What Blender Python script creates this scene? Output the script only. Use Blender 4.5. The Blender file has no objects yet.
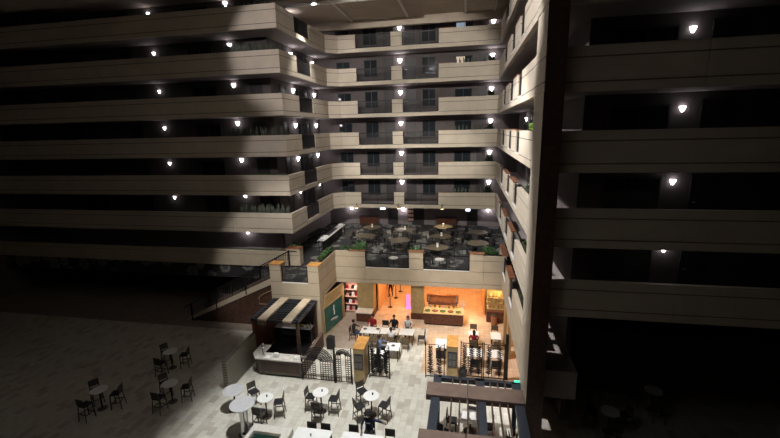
import bpy, bmesh, math, random
from mathutils import Vector, Matrix
R = math.radians
PI = math.pi
rnd = random.Random(11)
sc = bpy.context.scene
COL = sc.collection

# ------------------------------------------------------------------ materials
MATS = {}
def new_mat(name):
    m = bpy.data.materials.new(name); m.use_nodes = True
    nt = m.node_tree; b = nt.nodes['Principled BSDF']
    return m, nt, b
def mat(name, col, rough=.6, metal=0., noise=.06, nscale=6., emit=None, es=0., spec=.4, bump=0.):
    m, nt, b = new_mat(name)
    b.inputs['Roughness'].default_value = rough; b.inputs['Metallic'].default_value = metal
    b.inputs['Specular IOR Level'].default_value = spec
    tc = nt.nodes.new('ShaderNodeTexCoord'); nz = nt.nodes.new('ShaderNodeTexNoise')
    nz.inputs['Scale'].default_value = nscale; nz.inputs['Detail'].default_value = 4
    nt.links.new(tc.outputs['Object'], nz.inputs['Vector'])
    rp = nt.nodes.new('ShaderNodeValToRGB')
    lo = [max(0, c*(1-noise*2)) for c in col]; hi = [min(1, c*(1+noise*2)) for c in col]
    rp.color_ramp.elements[0].color = (*lo, 1); rp.color_ramp.elements[1].color = (*hi, 1)
    rp.color_ramp.elements[0].position = .3; rp.color_ramp.elements[1].position = .7
    nt.links.new(nz.outputs['Fac'], rp.inputs['Fac']); nt.links.new(rp.outputs['Color'], b.inputs['Base Color'])
    if bump:
        bp = nt.nodes.new('ShaderNodeBump'); bp.inputs['Strength'].default_value = bump; bp.inputs['Distance'].default_value = .02
        nt.links.new(nz.outputs['Fac'], bp.inputs['Height']); nt.links.new(bp.outputs['Normal'], b.inputs['Normal'])
    if emit:
        b.inputs['Emission Color'].default_value = (*emit, 1); b.inputs['Emission Strength'].default_value = es
    MATS[name] = m
    return m
def tile_mat(name, stops, sx, sy, mortar, rough=.35, off=.5, ms=.012):
    """running-bond tiles sx wide (x) by sy long (y), long side along y"""
    m, nt, b = new_mat(name)
    b.inputs['Roughness'].default_value = rough
    tc = nt.nodes.new('ShaderNodeTexCoord'); mp = nt.nodes.new('ShaderNodeMapping')
    mp.inputs['Rotation'].default_value = (0, 0, R(90))
    nt.links.new(tc.outputs['Object'], mp.inputs['Vector'])
    def brick(c1, c2, mo):
        br = nt.nodes.new('ShaderNodeTexBrick'); br.offset = off; br.squash = 1
        br.inputs['Scale'].default_value = 1; br.inputs['Brick Width'].default_value = sy; br.inputs['Row Height'].default_value = sx
        br.inputs['Mortar Size'].default_value = ms
        br.inputs['Color1'].default_value = c1; br.inputs['Color2'].default_value = c2; br.inputs['Mortar'].default_value = mo
        nt.links.new(mp.outputs['Vector'], br.inputs['Vector']); return br
    br = brick((0, 0, 0, 1), (1, 1, 1, 1), (.5, .5, .5, 1))
    rp = nt.nodes.new('ShaderNodeValToRGB'); e = rp.color_ramp.elements
    e[0].position = stops[0][0]; e[0].color = (*stops[0][1], 1); e[1].position = stops[-1][0]; e[1].color = (*stops[-1][1], 1)
    for p, c in stops[1:-1]:
        q = e.new(p); q.color = (*c, 1)
    nt.links.new(br.outputs['Color'], rp.inputs['Fac'])
    mx = nt.nodes.new('ShaderNodeMixRGB'); nt.links.new(br.outputs['Fac'], mx.inputs['Fac'])
    nt.links.new(rp.outputs['Color'], mx.inputs['Color1']); mx.inputs['Color2'].default_value = (*mortar, 1)
    nz = nt.nodes.new('ShaderNodeTexNoise'); nz.inputs['Scale'].default_value = 2.2; nz.inputs['Detail'].default_value = 5
    nt.links.new(tc.outputs['Object'], nz.inputs['Vector'])
    ml = nt.nodes.new('ShaderNodeMixRGB'); ml.blend_type = 'SOFT_LIGHT'; ml.inputs['Fac'].default_value = .5
    nt.links.new(mx.outputs['Color'], ml.inputs['Color1']); nt.links.new(nz.outputs['Fac'], ml.inputs['Color2'])
    nt.links.new(ml.outputs['Color'], b.inputs['Base Color'])
    MATS[name] = m; return m
def carpet_mat():
    m, nt, b = new_mat('carpet'); b.inputs['Roughness'].default_value = .95
    tc = nt.nodes.new('ShaderNodeTexCoord')
    wv = nt.nodes.new('ShaderNodeTexVoronoi'); wv.inputs['Scale'].default_value = 1.5; wv.feature = 'F1'
    nz = nt.nodes.new('ShaderNodeTexNoise'); nz.inputs['Scale'].default_value = 3.0; nz.inputs['Detail'].default_value = 3; nz.inputs['Distortion'].default_value = 1.6
    nt.links.new(tc.outputs['Object'], nz.inputs['Vector'])
    mp = nt.nodes.new('ShaderNodeMixRGB'); mp.inputs['Fac'].default_value = .35
    nt.links.new(tc.outputs['Object'], mp.inputs['Color1']); nt.links.new(nz.outputs['Color'], mp.inputs['Color2'])
    nt.links.new(mp.outputs['Color'], wv.inputs['Vector'])
    rp = nt.nodes.new('ShaderNodeValToRGB'); e = rp.color_ramp.elements
    e[0].color = (.17, .17, .155, 1); e[0].position = 0; e[1].color = (.018, .018, .02, 1); e[1].position = .52
    q = e.new(.2); q.color = (.06, .058, .056, 1); q = e.new(.36); q.color = (.2, .2, .185, 1)
    nt.links.new(wv.outputs['Distance'], rp.inputs['Fac']); nt.links.new(rp.outputs['Color'], b.inputs['Base Color'])
    MATS['carpet'] = m
def glass_mat(name, col, alpha=.25, rough=.05):
    m, nt, b = new_mat(name)
    b.inputs['Base Color'].default_value = (*col, 1); b.inputs['Roughness'].default_value = rough; b.inputs['Specular IOR Level'].default_value = .6
    nz = nt.nodes.new('ShaderNodeTexNoise'); nz.inputs['Scale'].default_value = 3
    bp = nt.nodes.new('ShaderNodeBump'); bp.inputs['Strength'].default_value = .02
    nt.links.new(nz.outputs['Fac'], bp.inputs['Height']); nt.links.new(bp.outputs['Normal'], b.inputs['Normal'])
    MATS[name] = m
def emit_mat(name, col, s):
    return mat(name, col, .5, 0, .02, 3, emit=col, es=s)
def stripe_mat(name, c1, c2, scale, axis='Y', rough=.7):
    m, nt, b = new_mat(name); b.inputs['Roughness'].default_value = rough
    tc = nt.nodes.new('ShaderNodeTexCoord'); w = nt.nodes.new('ShaderNodeTexWave')
    w.bands_direction = axis; w.inputs['Scale'].default_value = scale; w.inputs['Distortion'].default_value = 1.2; w.inputs['Detail'].default_value = 3
    nt.links.new(tc.outputs['Object'], w.inputs['Vector'])
    rp = nt.nodes.new('ShaderNodeValToRGB'); rp.color_ramp.elements[0].color = (*c1, 1); rp.color_ramp.elements[1].color = (*c2, 1)
    nt.links.new(w.outputs['Fac'], rp.inputs['Fac']); nt.links.new(rp.outputs['Color'], b.inputs['Base Color'])
    MATS[name] = m
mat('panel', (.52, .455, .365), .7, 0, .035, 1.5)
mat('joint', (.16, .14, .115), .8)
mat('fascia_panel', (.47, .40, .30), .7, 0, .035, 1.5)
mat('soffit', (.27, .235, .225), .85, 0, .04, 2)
mat('mezzwall', (.24, .205, .21), .85, 0, .05, 2)
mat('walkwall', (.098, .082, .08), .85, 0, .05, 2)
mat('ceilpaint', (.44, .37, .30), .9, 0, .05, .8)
mat('darkceil', (.10, .09, .085), .9)
mat('whitesteel', (.75, .74, .72), .5)
mat('doorwood', (.032, .028, .03), .5, 0, .15, 8)
mat('frame', (.045, .04, .042), .5)
mat('iron', (.018, .017, .018), .45, .6, .1, 10)
mat('ironpanel', (.030, .029, .031), .6, .2, .1, 10)
glass_mat('darkglass', (.016, .02, .024))
glass_mat('water', (.01, .035, .025), rough=.03)
mat('curtain_blue', (.55, .62, .72), .9, emit=(.55, .68, .85), es=.5)  # room light behind is put into the curtain as emission
mat('curtain_cream', (.7, .62, .5), .9, emit=(.75, .62, .48), es=.45)  # lit from the room: that glow is emission in the cloth
mat('capwood', (.21, .085, .042), .4, 0, .2, 5)
mat('orangewood', (.52, .26, .075), .35, 0, .15, 4)
mat('tanwood', (.40, .285, .135), .45, 0, .08, 4)
mat('brownwood', (.075, .04, .028), .45, 0, .2, 6)
mat('redbrown', (.10, .035, .02), .4, 0, .2, 6)
mat('plankbrown', (.155, .105, .085), .5, 0, .07, 3)
mat('plankbrownface', (.06, .033, .026), .5, 0, .1, 3)
mat('plankbeige', (.68, .57, .43), .5, 0, .06, 3)
mat('navysteel', (.034, .040, .054), .45, .2, .08, 4)
mat('blacksteel', (.014, .014, .016), .5, .2, .08, 4)
mat('black', (.012, .012, .013), .6)
mat('chrome', (.5, .5, .5), .15, 1., .05)
mat('white', (.78, .78, .77), .35, 0, .02)
mat('offwhite', (.62, .6, .56), .45, 0, .04)
mat('greytop', (.5, .5, .52), .35, 0, .03)
mat('stoneledge', (.55, .52, .47), .4, 0, .1, 8)
mat('vinyl', (.02, .02, .023), .4, 0, .1, 8)
mat('stoolwood', (.085, .07, .055), .5, 0, .15, 8)
mat('stoolslat', (.075, .066, .056), .55, 0, .12, 8)
mat('olivechair', (.14, .105, .065), .7, 0, .1, 8)
mat('darkchair', (.03, .026, .025), .7, 0, .1, 8)
mat('tan_table', (.10, .08, .05), .5, 0, .1, 4)
mat('leaf', (.05, .11, .035), .5, 0, .35, 9)
mat('leaf_bright', (.16, .28, .035), .5, 0, .3, 9)
mat('leaf_black', (.012, .018, .011), .6, 0, .3, 9)
mat('leaf_grey', (.075, .09, .065), .6, 0, .3, 9)
mat('leaf_dark', (.035, .055, .03), .55, 0, .3, 9)
mat('soil', (.03, .022, .016), .95)
mat('terracotta', (.28, .12, .06), .7)
mat('skin', (.42, .24, .16), .55, 0, .04)
mat('skin_dark', (.16, .085, .055), .55, 0, .04)
mat('hair', (.012, .010, .009), .5)
mat('cloth_navy', (.018, .026, .06), .85); mat('cloth_black', (.014, .014, .016), .85); mat('cloth_red', (.30, .015, .025), .85)
mat('cloth_white', (.62, .63, .66), .85); mat('cloth_blue', (.13, .18, .33), .85, 0, .5, 26); mat('cloth_jean', (.05, .065, .11), .85)
mat('teal', (.012, .10, .09), .35, 0, .25, 2)
mat('orange_paint', (.72, .42, .2), .7); mat('cream_paint', (.75, .6, .33), .7)
mat('bufforange', (.38, .12, .04), .5, 0, .2, 3)
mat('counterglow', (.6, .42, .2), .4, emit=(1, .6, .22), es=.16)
mat('food_a', (.35, .1, .03), .6, 0, .5, 14); mat('food_b', (.12, .2, .04), .6, 0, .5, 14)
mat('pinkshelf', (.65, .4, .34), .5)
mat('bottle', (.5, .36, .12), .2)
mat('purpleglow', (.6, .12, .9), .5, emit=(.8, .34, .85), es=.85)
emit_mat('lampglow', (1, .93, .97), 14)
emit_mat('warmglow', (1, .74, .42), 7)
emit_mat('flood', (.92, .95, 1), 60)
emit_mat('screen', (.8, .85, 1), 4)
mat('screen_dim', (.13, .12, .11), .4)
emit_mat('greenglow', (.1, .8, .55), 1.0)
tile_mat('floortile', [(.0, (.43, .395, .335)), (.13, (.45, .415, .355)), (.2, (.54, .52, .455)), (.55, (.60, .58, .51)), (.8, (.56, .54, .475)), (1, (.62, .60, .53))], .31, .5, (.40, .375, .33), ms=.008)
tile_mat('inntile', [(0, (.50, .36, .25)), (.5, (.55, .40, .28)), (1, (.6, .44, .31))], .33, .33, (.42, .29, .19), off=0., ms=.01)
tile_mat('corridortile', [(0, (.25, .21, .175)), (.5, (.28, .235, .195)), (1, (.31, .26, .215))], .45, .9, (.26, .2, .17), ms=.01)
carpet_mat()
stripe_mat('stonecourse', (.10, .095, .075), (.26, .245, .20), 2.1, 'Z')
stripe_mat('scrollcloth', (.75, .75, .75), (.03, .03, .03), 1.9, 'X')

# ------------------------------------------------------------------ mesh helper
class MB:
    def __init__(s): s.bm = bmesh.new(); s.mats = []
    def mi(s, m):
        if m not in s.mats: s.mats.append(m)
        return s.mats.index(m)
    def _fin(s, verts, m):
        if m is None: return
        i = s.mi(m); fs = set()
        for v in verts:
            for f in v.link_faces: fs.add(f)
        for f in fs: f.material_index = i
    def box(s, x0, x1, y0, y1, z0, z1, m=None, bev=0.):
        M = Matrix.Translation(((x0+x1)/2, (y0+y1)/2, (z0+z1)/2)) @ Matrix.Diagonal((abs(x1-x0), abs(y1-y0), abs(z1-z0), 1))
        r = bmesh.ops.create_cube(s.bm, size=1, matrix=M); vs = r['verts']
        if bev:
            es = list({e for v in vs for e in v.link_edges})
            q = bmesh.ops.bevel(s.bm, geom=es, offset=bev, segments=2, affect='EDGES', profile=.5); vs = q['verts']
        s._fin(vs, m); return vs
    def cyl(s, x, y, z0, z1, r, r2=None, n=20, m=None):
        M = Matrix.Translation((x, y, (z0+z1)/2))
        q = bmesh.ops.create_cone(s.bm, cap_ends=True, segments=n, radius1=r, radius2=r if r2 is None else r2, depth=z1-z0, matrix=M)
        s._fin(q['verts'], m); return q['verts']
    def sph(s, x, y, z, r, sx=1, sy=1, sz=1, m=None, n=12):
        M = Matrix.Translation((x, y, z)) @ Matrix.Diagonal((sx, sy, sz, 1))
        q = bmesh.ops.create_uvsphere(s.bm, u_segments=n, v_segments=max(6, n*2//3), radius=r, matrix=M); s._fin(q['verts'], m); return q['verts']
    def tube(s, pts, r, n=6, m=None):
        pts = [Vector(p) for p in pts]; rings = []
        for i, p in enumerate(pts):
            d = (pts[min(i+1, len(pts)-1)] - pts[max(i-1, 0)]).normalized()
            a = d.cross(Vector((0, 0, 1)) if abs(d.z) < .95 else Vector((1, 0, 0))).normalized(); b = d.cross(a)
            rr = r[i] if isinstance(r, (list, tuple)) else r
            rings.append([s.bm.verts.new(p + (a*math.cos(2*PI*k/n) + b*math.sin(2*PI*k/n))*rr) for k in range(n)])
        for i in range(len(rings)-1):
            for k in range(n): s.bm.faces.new((rings[i][k], rings[i][(k+1) % n], rings[i+1][(k+1) % n], rings[i+1][k]))
        s.bm.faces.new(rings[0][::-1]); s.bm.faces.new(rings[-1])
        s._fin([v for q in rings for v in q], m)
    def bar(s, a, b, w, h, m=None):
        """rectangular bar from a to b, w wide, h high"""
        a = Vector(a); b = Vector(b); d = (b-a); L = d.length; d.normalize()
        side = d.cross(Vector((0, 0, 1)) if abs(d.z) < .95 else Vector((0, 1, 0))).normalized(); up = side.cross(d)
        M = Matrix(((d.x, side.x, up.x, 0), (d.y, side.y, up.y, 0), (d.z, side.z, up.z, 0), (0, 0, 0, 1)))
        M = Matrix.Translation((a+b)/2) @ M @ Matrix.Diagonal((L, w, h, 1))
        s._fin(bmesh.ops.create_cube(s.bm, size=1, matrix=M)['verts'], m)
    def lathe(s, prof, x=0, y=0, n=20, m=None):
        rings = [[s.bm.verts.new((x+r*math.cos(2*PI*k/n), y+r*math.sin(2*PI*k/n), z)) for k in range(n)] for r, z in prof]
        for i in range(len(rings)-1):
            for k in range(n): s.bm.faces.new((rings[i][k], rings[i][(k+1) % n], rings[i+1][(k+1) % n], rings[i+1][k]))
        s.bm.faces.new(rings[0][::-1]); s.bm.faces.new(rings[-1]); s._fin([v for q in rings for v in q], m)
    def prism(s, poly, z0, z1, m=None):
        lo = [s.bm.verts.new((p[0], p[1], z0)) for p in poly]; hi = [s.bm.verts.new((p[0], p[1], z1)) for p in poly]; n = len(poly)
        s.bm.faces.new(lo[::-1]); s.bm.faces.new(hi)
        for k in range(n): s.bm.faces.new((lo[k], lo[(k+1) % n], hi[(k+1) % n], hi[k]))
        s._fin(lo+hi, m)
    def prism_y(s, poly, y0, y1, m=None):
        """poly in (x,z)"""
        lo = [s.bm.verts.new((p[0], y0, p[1])) for p in poly]; hi = [s.bm.verts.new((p[0], y1, p[1])) for p in poly]; n = len(poly)
        s.bm.faces.new(lo); s.bm.faces.new(hi[::-1])
        for k in range(n): s.bm.faces.new((lo[(k+1) % n], lo[k], hi[k], hi[(k+1) % n]))
        s._fin(lo+hi, m)
    def blade(s, base, tip, w, m=None, bend=.0, th=.012):
        """a thick tapering leaf"""
        b = Vector(base); t = Vector(tip); d = t-b; sd = d.cross(Vector((rnd.uniform(-1, 1), rnd.uniform(-1, 1), .1))).normalized()
        nn = d.normalized().cross(sd); mid = b + d*.5 + nn*bend
        pts = [(b, w*.45), (mid, w), (b+d*.82+nn*bend*.5, w*.6)]
        top = []; bot = []
        for p, ww in pts:
            top.append((s.bm.verts.new(p-sd*ww/2+nn*th/2), s.bm.verts.new(p+sd*ww/2+nn*th/2)))
            bot.append((s.bm.verts.new(p-sd*ww/2-nn*th/2), s.bm.verts.new(p+sd*ww/2-nn*th/2)))
        tv = s.bm.verts.new(t); fs = []
        for i in range(2):
            fs.append(s.bm.faces.new((top[i][0], top[i][1], top[i+1][1], top[i+1][0]))); fs.append(s.bm.faces.new((bot[i][1], bot[i][0], bot[i+1][0], bot[i+1][1])))
            for q in (0, 1): fs.append(s.bm.faces.new((top[i][q], top[i+1][q], bot[i+1][q], bot[i][q])))
        fs.append(s.bm.faces.new((top[2][0], top[2][1], tv))); fs.append(s.bm.faces.new((bot[2][1], bot[2][0], tv)))
        for q in (0, 1): fs.append(s.bm.faces.new((top[2][q], bot[2][q], tv)))
        if m:
            i = s.mi(m)
            for f in fs: f.material_index = i
    def build(s, name, m=None, parent=None, loc=(0, 0, 0), rotz=0., smooth=False):
        bmesh.ops.recalc_face_normals(s.bm, faces=s.bm.faces[:])
        me = bpy.data.meshes.new(name); s.bm.to_mesh(me); s.bm.free()
        for k in (s.mats or [m]): me.materials.append(MATS[k])
        if smooth:
            for p in me.polygons: p.use_smooth = True
        o = bpy.data.objects.new(name, me); COL.objects.link(o); o.location = loc; o.rotation_euler = (0, 0, rotz)
        if parent: o.parent = parent
        return o
def tag(o, label=None, cat=None, group=None, kind=None):
    if label: o['label'] = label
    if cat: o['category'] = cat
    if group: o['group'] = group
    if kind: o['kind'] = kind
    return o
def thing(name, label, cat, loc=(0, 0, 0), rotz=0., group=None):
    o = bpy.data.objects.new(name, None); COL.objects.link(o); o.location = loc; o.rotation_euler = (0, 0, rotz); o.empty_display_size = .1
    return tag(o, label, cat, group)
def struct(name, mb, m=None, parent=None):
    o = mb.build(name, m, parent)
    if not parent: o['kind'] = 'structure'
    return o
KIDS = {}
def copy_tree(o, parent=None):
    c = o.copy(); COL.objects.link(c)
    if parent: c.parent = parent
    for ch in list(o.children): copy_tree(ch, c)
    return c
PROTO = {}
def place(key, maker, label, cat, loc, rotz=0., group=None, scale=1.):
    """first use builds the thing, later uses copy it with its parts"""
    if key not in PROTO:
        PROTO[key] = maker(); t = PROTO[key]
    else: t = copy_tree(PROTO[key])
    t.location = loc; t.rotation_euler = (0, 0, rotz); t.scale = (scale,)*3
    for k in ('label', 'category', 'group'):
        if k in t: del t[k]
    return tag(t, label, cat, group)
ORD = ['first', 'second', 'third', 'fourth', 'fifth', 'sixth', 'seventh', 'eighth', 'ninth', 'tenth', 'eleventh', 'twelfth']
LV = ['top', 'second', 'third', 'fourth', 'fifth', 'sixth']

# ------------------------------------------------------------------ key dimensions
XR, XL, YB, YF = 2.4, -11.75, 34.5, 25.0
WB, WL, WR, WF = 36.4, -13.6, 4.3, 27.2
def zb(k): return 14.044-(k-3)*2.65
MZ = 3.75                                                       # mezzanine floor

# ------------------------------------------------------------------ setting: floor, ceiling, outer walls
b = MB(); b.prism([(-38, -6), (20, -6), (20, 19.25), (-2.3, 19.25), (-2.3, 24.2), (-6.4, 24.2), (-6.4, 21.0), (-8.9, 21.0), (-8.9, 22.2), (-38, 22.2)], -.3, 0); struct('floor', b, 'floortile')
b = MB(); b.prism([(-2.3, 19.25), (20, 19.25), (20, 25.3), (4.3, 25.3), (4.3, 38), (-6.4, 38), (-6.4, 24.2), (-2.3, 24.2)], -.3, 0); struct('floor_interior', b, 'inntile')
b = MB(); b.prism([(-38, 22.2), (-8.9, 22.2), (-8.9, 21.0), (-6.4, 21.0), (-6.4, 38), (-38, 38)], -.3, 0); struct('floor_corridor', b, 'corridortile')
b = MB(); b.box(-38, 20, -6, 34.55, 21.85, 22.1); struct('ceiling', b, 'ceilpaint')
b = MB(); b.box(-38, 20, 34.55, 34.9, 21.2, 22.1); struct('ceiling_fascia', b, 'ceilpaint')
b = MB(); b.box(-38, 20, 34.9, 38.2, 22.0, 22.2); struct('ceiling_walkway', b, 'darkceil')
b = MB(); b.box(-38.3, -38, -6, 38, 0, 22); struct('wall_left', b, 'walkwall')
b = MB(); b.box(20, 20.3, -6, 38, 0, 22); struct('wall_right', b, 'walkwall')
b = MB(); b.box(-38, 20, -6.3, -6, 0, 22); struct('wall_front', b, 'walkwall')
b = MB(); b.box(WL-.2, WR+.2, 38, 38.2, 0, 6.1); struct('wall_back', b, 'mezzwall')
for i, x in enumerate((-14.0, -9.45, -4.85, -.3, 1.9)):
    b = MB(); b.bar((x, 6, 21.76), (x, 34.3, 21.76), .15, .16); struct('beam_%d' % (i+1), b, 'whitesteel')
b = MB(); b.bar((-14.5, 29, 21.68), (-3.7, 29, 21.68), .2, .18); struct('beam_6', b, 'whitesteel')

# ------------------------------------------------------------------ balcony storeys
def panel(b, p0, p1, z0, z1, th=.16, grooves=True, m='panel', side=1):
    """parapet slab along p0->p1, thickness to the left of the direction * side, with recessed joints"""
    p0 = Vector((p0[0], p0[1])); p1 = Vector((p1[0], p1[1])); d = (p1-p0).normalized(); n = Vector((-d.y, d.x))*side
    def slab(a, c, ins, m=m):
        e_ = d*min(ins, .012); q = [p0+n*ins+e_, p1+n*ins-e_, p1+n*(th-ins)-e_, p0+n*(th-ins)+e_]; b.prism([(v.x, v.y) for v in q], a, c, m)
    H = z1-z0
    cuts = [z0] + ([z0+.3, z0+H*.76] if H > 1 else []) + [z1]
    ji = min(.016, th*.3)
    slab(z0+.01, z1-.005, ji, 'joint')
    for a, c in zip(cuts[:-1], cuts[1:]): slab(a+(.022 if a > z0 else 0), c-(.022 if c < z1 else 0), 0)
def wood_cap(name, x0, x1, y0, y1, z, m='capwood'):
    b = MB(); b.box(x0-.02, x1+.02, y0-.02, y1+.02, z, z+.05, bev=.01); return struct(name, b, m)
def railing(p0, p1, z, label, group, h=1.05, scroll=False):
    d = Vector((p1[0]-p0[0], p1[1]-p0[1])); L = d.length; a = math.atan2(d.y, d.x)
    t = thing('balcony_railing', label, 'railing', (p0[0], p0[1], z), a, group)
    b = MB(); b.box(.02, L-.02, -.03, .03, h-.06, h); b.build('top_rail', 'iron', t)
    b = MB(); b.box(.02, L-.02, -.02, .02, .05, .1); b.build('bottom_rail', 'iron', t)
    n = max(2, round(L/1.5)+1)
    for i in range(n):
        x = .04+(L-.08)*i/(n-1); b = MB(); b.box(x-.025, x+.025, -.025, .025, 0, h-.04); b.build('post', 'iron', t)
    b = MB()
    k = max(3, int(L/.085))
    for i in range(k):
        x = .06+(L-.12)*(i+.5)/k; b.box(x-.011, x+.011, -.011, .011, .08, h-.05)
    if scroll:
        for i in range(k//2):
            x = .1+(L-.2)*(i+.5)/(k//2); b.tube([(x+.13*math.cos(q)*(.3+.1*q), 0, .55+.16*math.sin(q)*(.3+.1*q)+.2*math.sin(i*2.1)) for q in [j*.6 for j in range(11)]], .012, 5)
    b.build('baluster_panel', 'ironpanel', t)
    return t
BACK_SOLID = [(-10.85, -9.35), (-6.32, -5.41), (-2.38, 1.42)]
BACK_RAIL = [(-9.35, -6.32), (-5.41, -2.38)]
LEFT_SOLID = [(25.0, 26.9), (26.9, 27.7), (30.3, 33.8)]
RIGHT_SOLID = [(29.8, 34.25), (25.3, 27.9), (21.4, 23.5), (16.0, 19.9)]
RIGHT_GAP = [(27.9, 29.8), (23.5, 25.3), (19.9, 21.4)]
wn = dn = 0
def window(x0, x1, z0, z1, y, axis='y', curtain=None):
    """window_n on a wall whose face is at y (axis y) or at x=y (axis x, facing +x or -x by sign)"""
    global wn; wn += 1
    def bx(b, a0, a1, d0, d1, c0, c1, m=None):
        if axis == 'y': b.box(a0, a1, y-d1, y-d0, c0, c1, m)
        elif axis == '+x': b.box(y+d0, y+d1, a0, a1, c0, c1, m)
        else: b.box(y-d1, y-d0, a0, a1, c0, c1, m)
    b = MB(); f = .06
    bx(b, x0, x1, 0, .05, z0, z0+f); bx(b, x0, x1, 0, .05, z1-f, z1); bx(b, x0, x0+f, 0, .05, z0, z1); bx(b, x1-f, x1, 0, .05, z0, z1)
    xm = (x0+x1)/2; bx(b, xm-.02, xm+.02, 0, .05, z0, z1)
    o = struct('window_%d' % wn, b, 'frame')
    b = MB(); bx(b, x0+.03, x1-.03, .012, .022, z0+.03, z1-.03); b.build('pane', 'darkglass', o)
    if curtain:
        b = MB(); k = 9
        for i in range(k):
            a = x0+.1+(x1-x0-.75)*i/k; bx(b, a, a+(x1-x0-.75)/k*.8, .024, .036+.01*(i % 2), z0+.1, z1-.1)
        b.build('curtain', curtain, o)
    return o
def door(x0, x1, z0, y, axis='y', h=2.05):
    global dn; dn += 1
    def bx(b, a0, a1, d0, d1, c0, c1):
        if axis == 'y': b.box(a0, a1, y-d1, y-d0, c0, c1)
        elif axis == '+x': b.box(y+d0, y+d1, a0, a1, c0, c1)
        else: b.box(y-d1, y-d0, a0, a1, c0, c1)
    b = MB(); f = .06
    bx(b, x0+f, x1-f, .0, .03, z0, z0+h-f)
    for c0, c1 in ((.15, .9), (1.0, h-.2)): bx(b, x0+.2, x1-.2, .03, .04, z0+c0, z0+c1)
    o = struct('door_%d' % dn, b, 'doorwood')
    b = MB(); bx(b, x0, x0+f, 0, .06, z0, z0+h); bx(b, x1-f, x1, 0, .06, z0, z0+h); bx(b, x0, x1, 0, .06, z0+h-f, z0+h); b.build('door_frame', 'frame', o)
    b = MB(); bx(b, x0+.1, x0+.22, .05, .09, z0+1.0, z0+1.04); b.build('door_handle', 'chrome', o)
    return o
LIGHTS = []
def point(loc, w, col=(1, .93, .96), r=.12):
    l = bpy.data.lights.new('lamp_light', 'POINT'); l.energy = w; l.color = col; l.shadow_soft_size = r
    o = bpy.data.objects.new('lamp_light', l); COL.objects.link(o); o.location = loc; return o
def make_sconce():
    t = thing('wall_sconce', '', 'lamp')                       # base at wall, facing -y
    b = MB(); b.box(-.07, .07, -.03, 0, -.14, .1, bev=.01); b.build('back_plate', 'frame', t)
    b = MB(); n = 14
    prof = [(.05, -.16), (.11, -.06), (.17, .08), (.19, .16)]
    rings = [[b.bm.verts.new((r*math.cos(PI*k/n), -.03-r*math.sin(PI*k/n)*.85, z)) for k in range(n+1)] for r, z in prof]
    for i in range(3):
        for k in range(n): b.bm.faces.new((rings[i][k], rings[i][k+1], rings[i+1][k+1], rings[i+1][k]))
    for rg in rings: b.bm.faces.new(rg) if rg is rings[0] or rg is rings[-1] else None
    for i in range(3): b.bm.faces.new((rings[i][0], rings[i+1][0], rings[i+1][-1], rings[i][-1]))
    b.build('lamp_shade', 'lampglow', t); return t
def sconce(x, y, z, rot, label, w=16., s=1.):
    place('sconce', make_sconce, label, 'lamp', (x, y, z), rot, 'white wall sconces along the balconies', s)
    d = Vector((0, -1, 0)); d.rotate(Matrix.Rotation(rot, 3, 'Z'))
    p = Vector((x, y, z)) + d*.32
    if w: point((p.x, p.y, p.z+.05), w)

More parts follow.
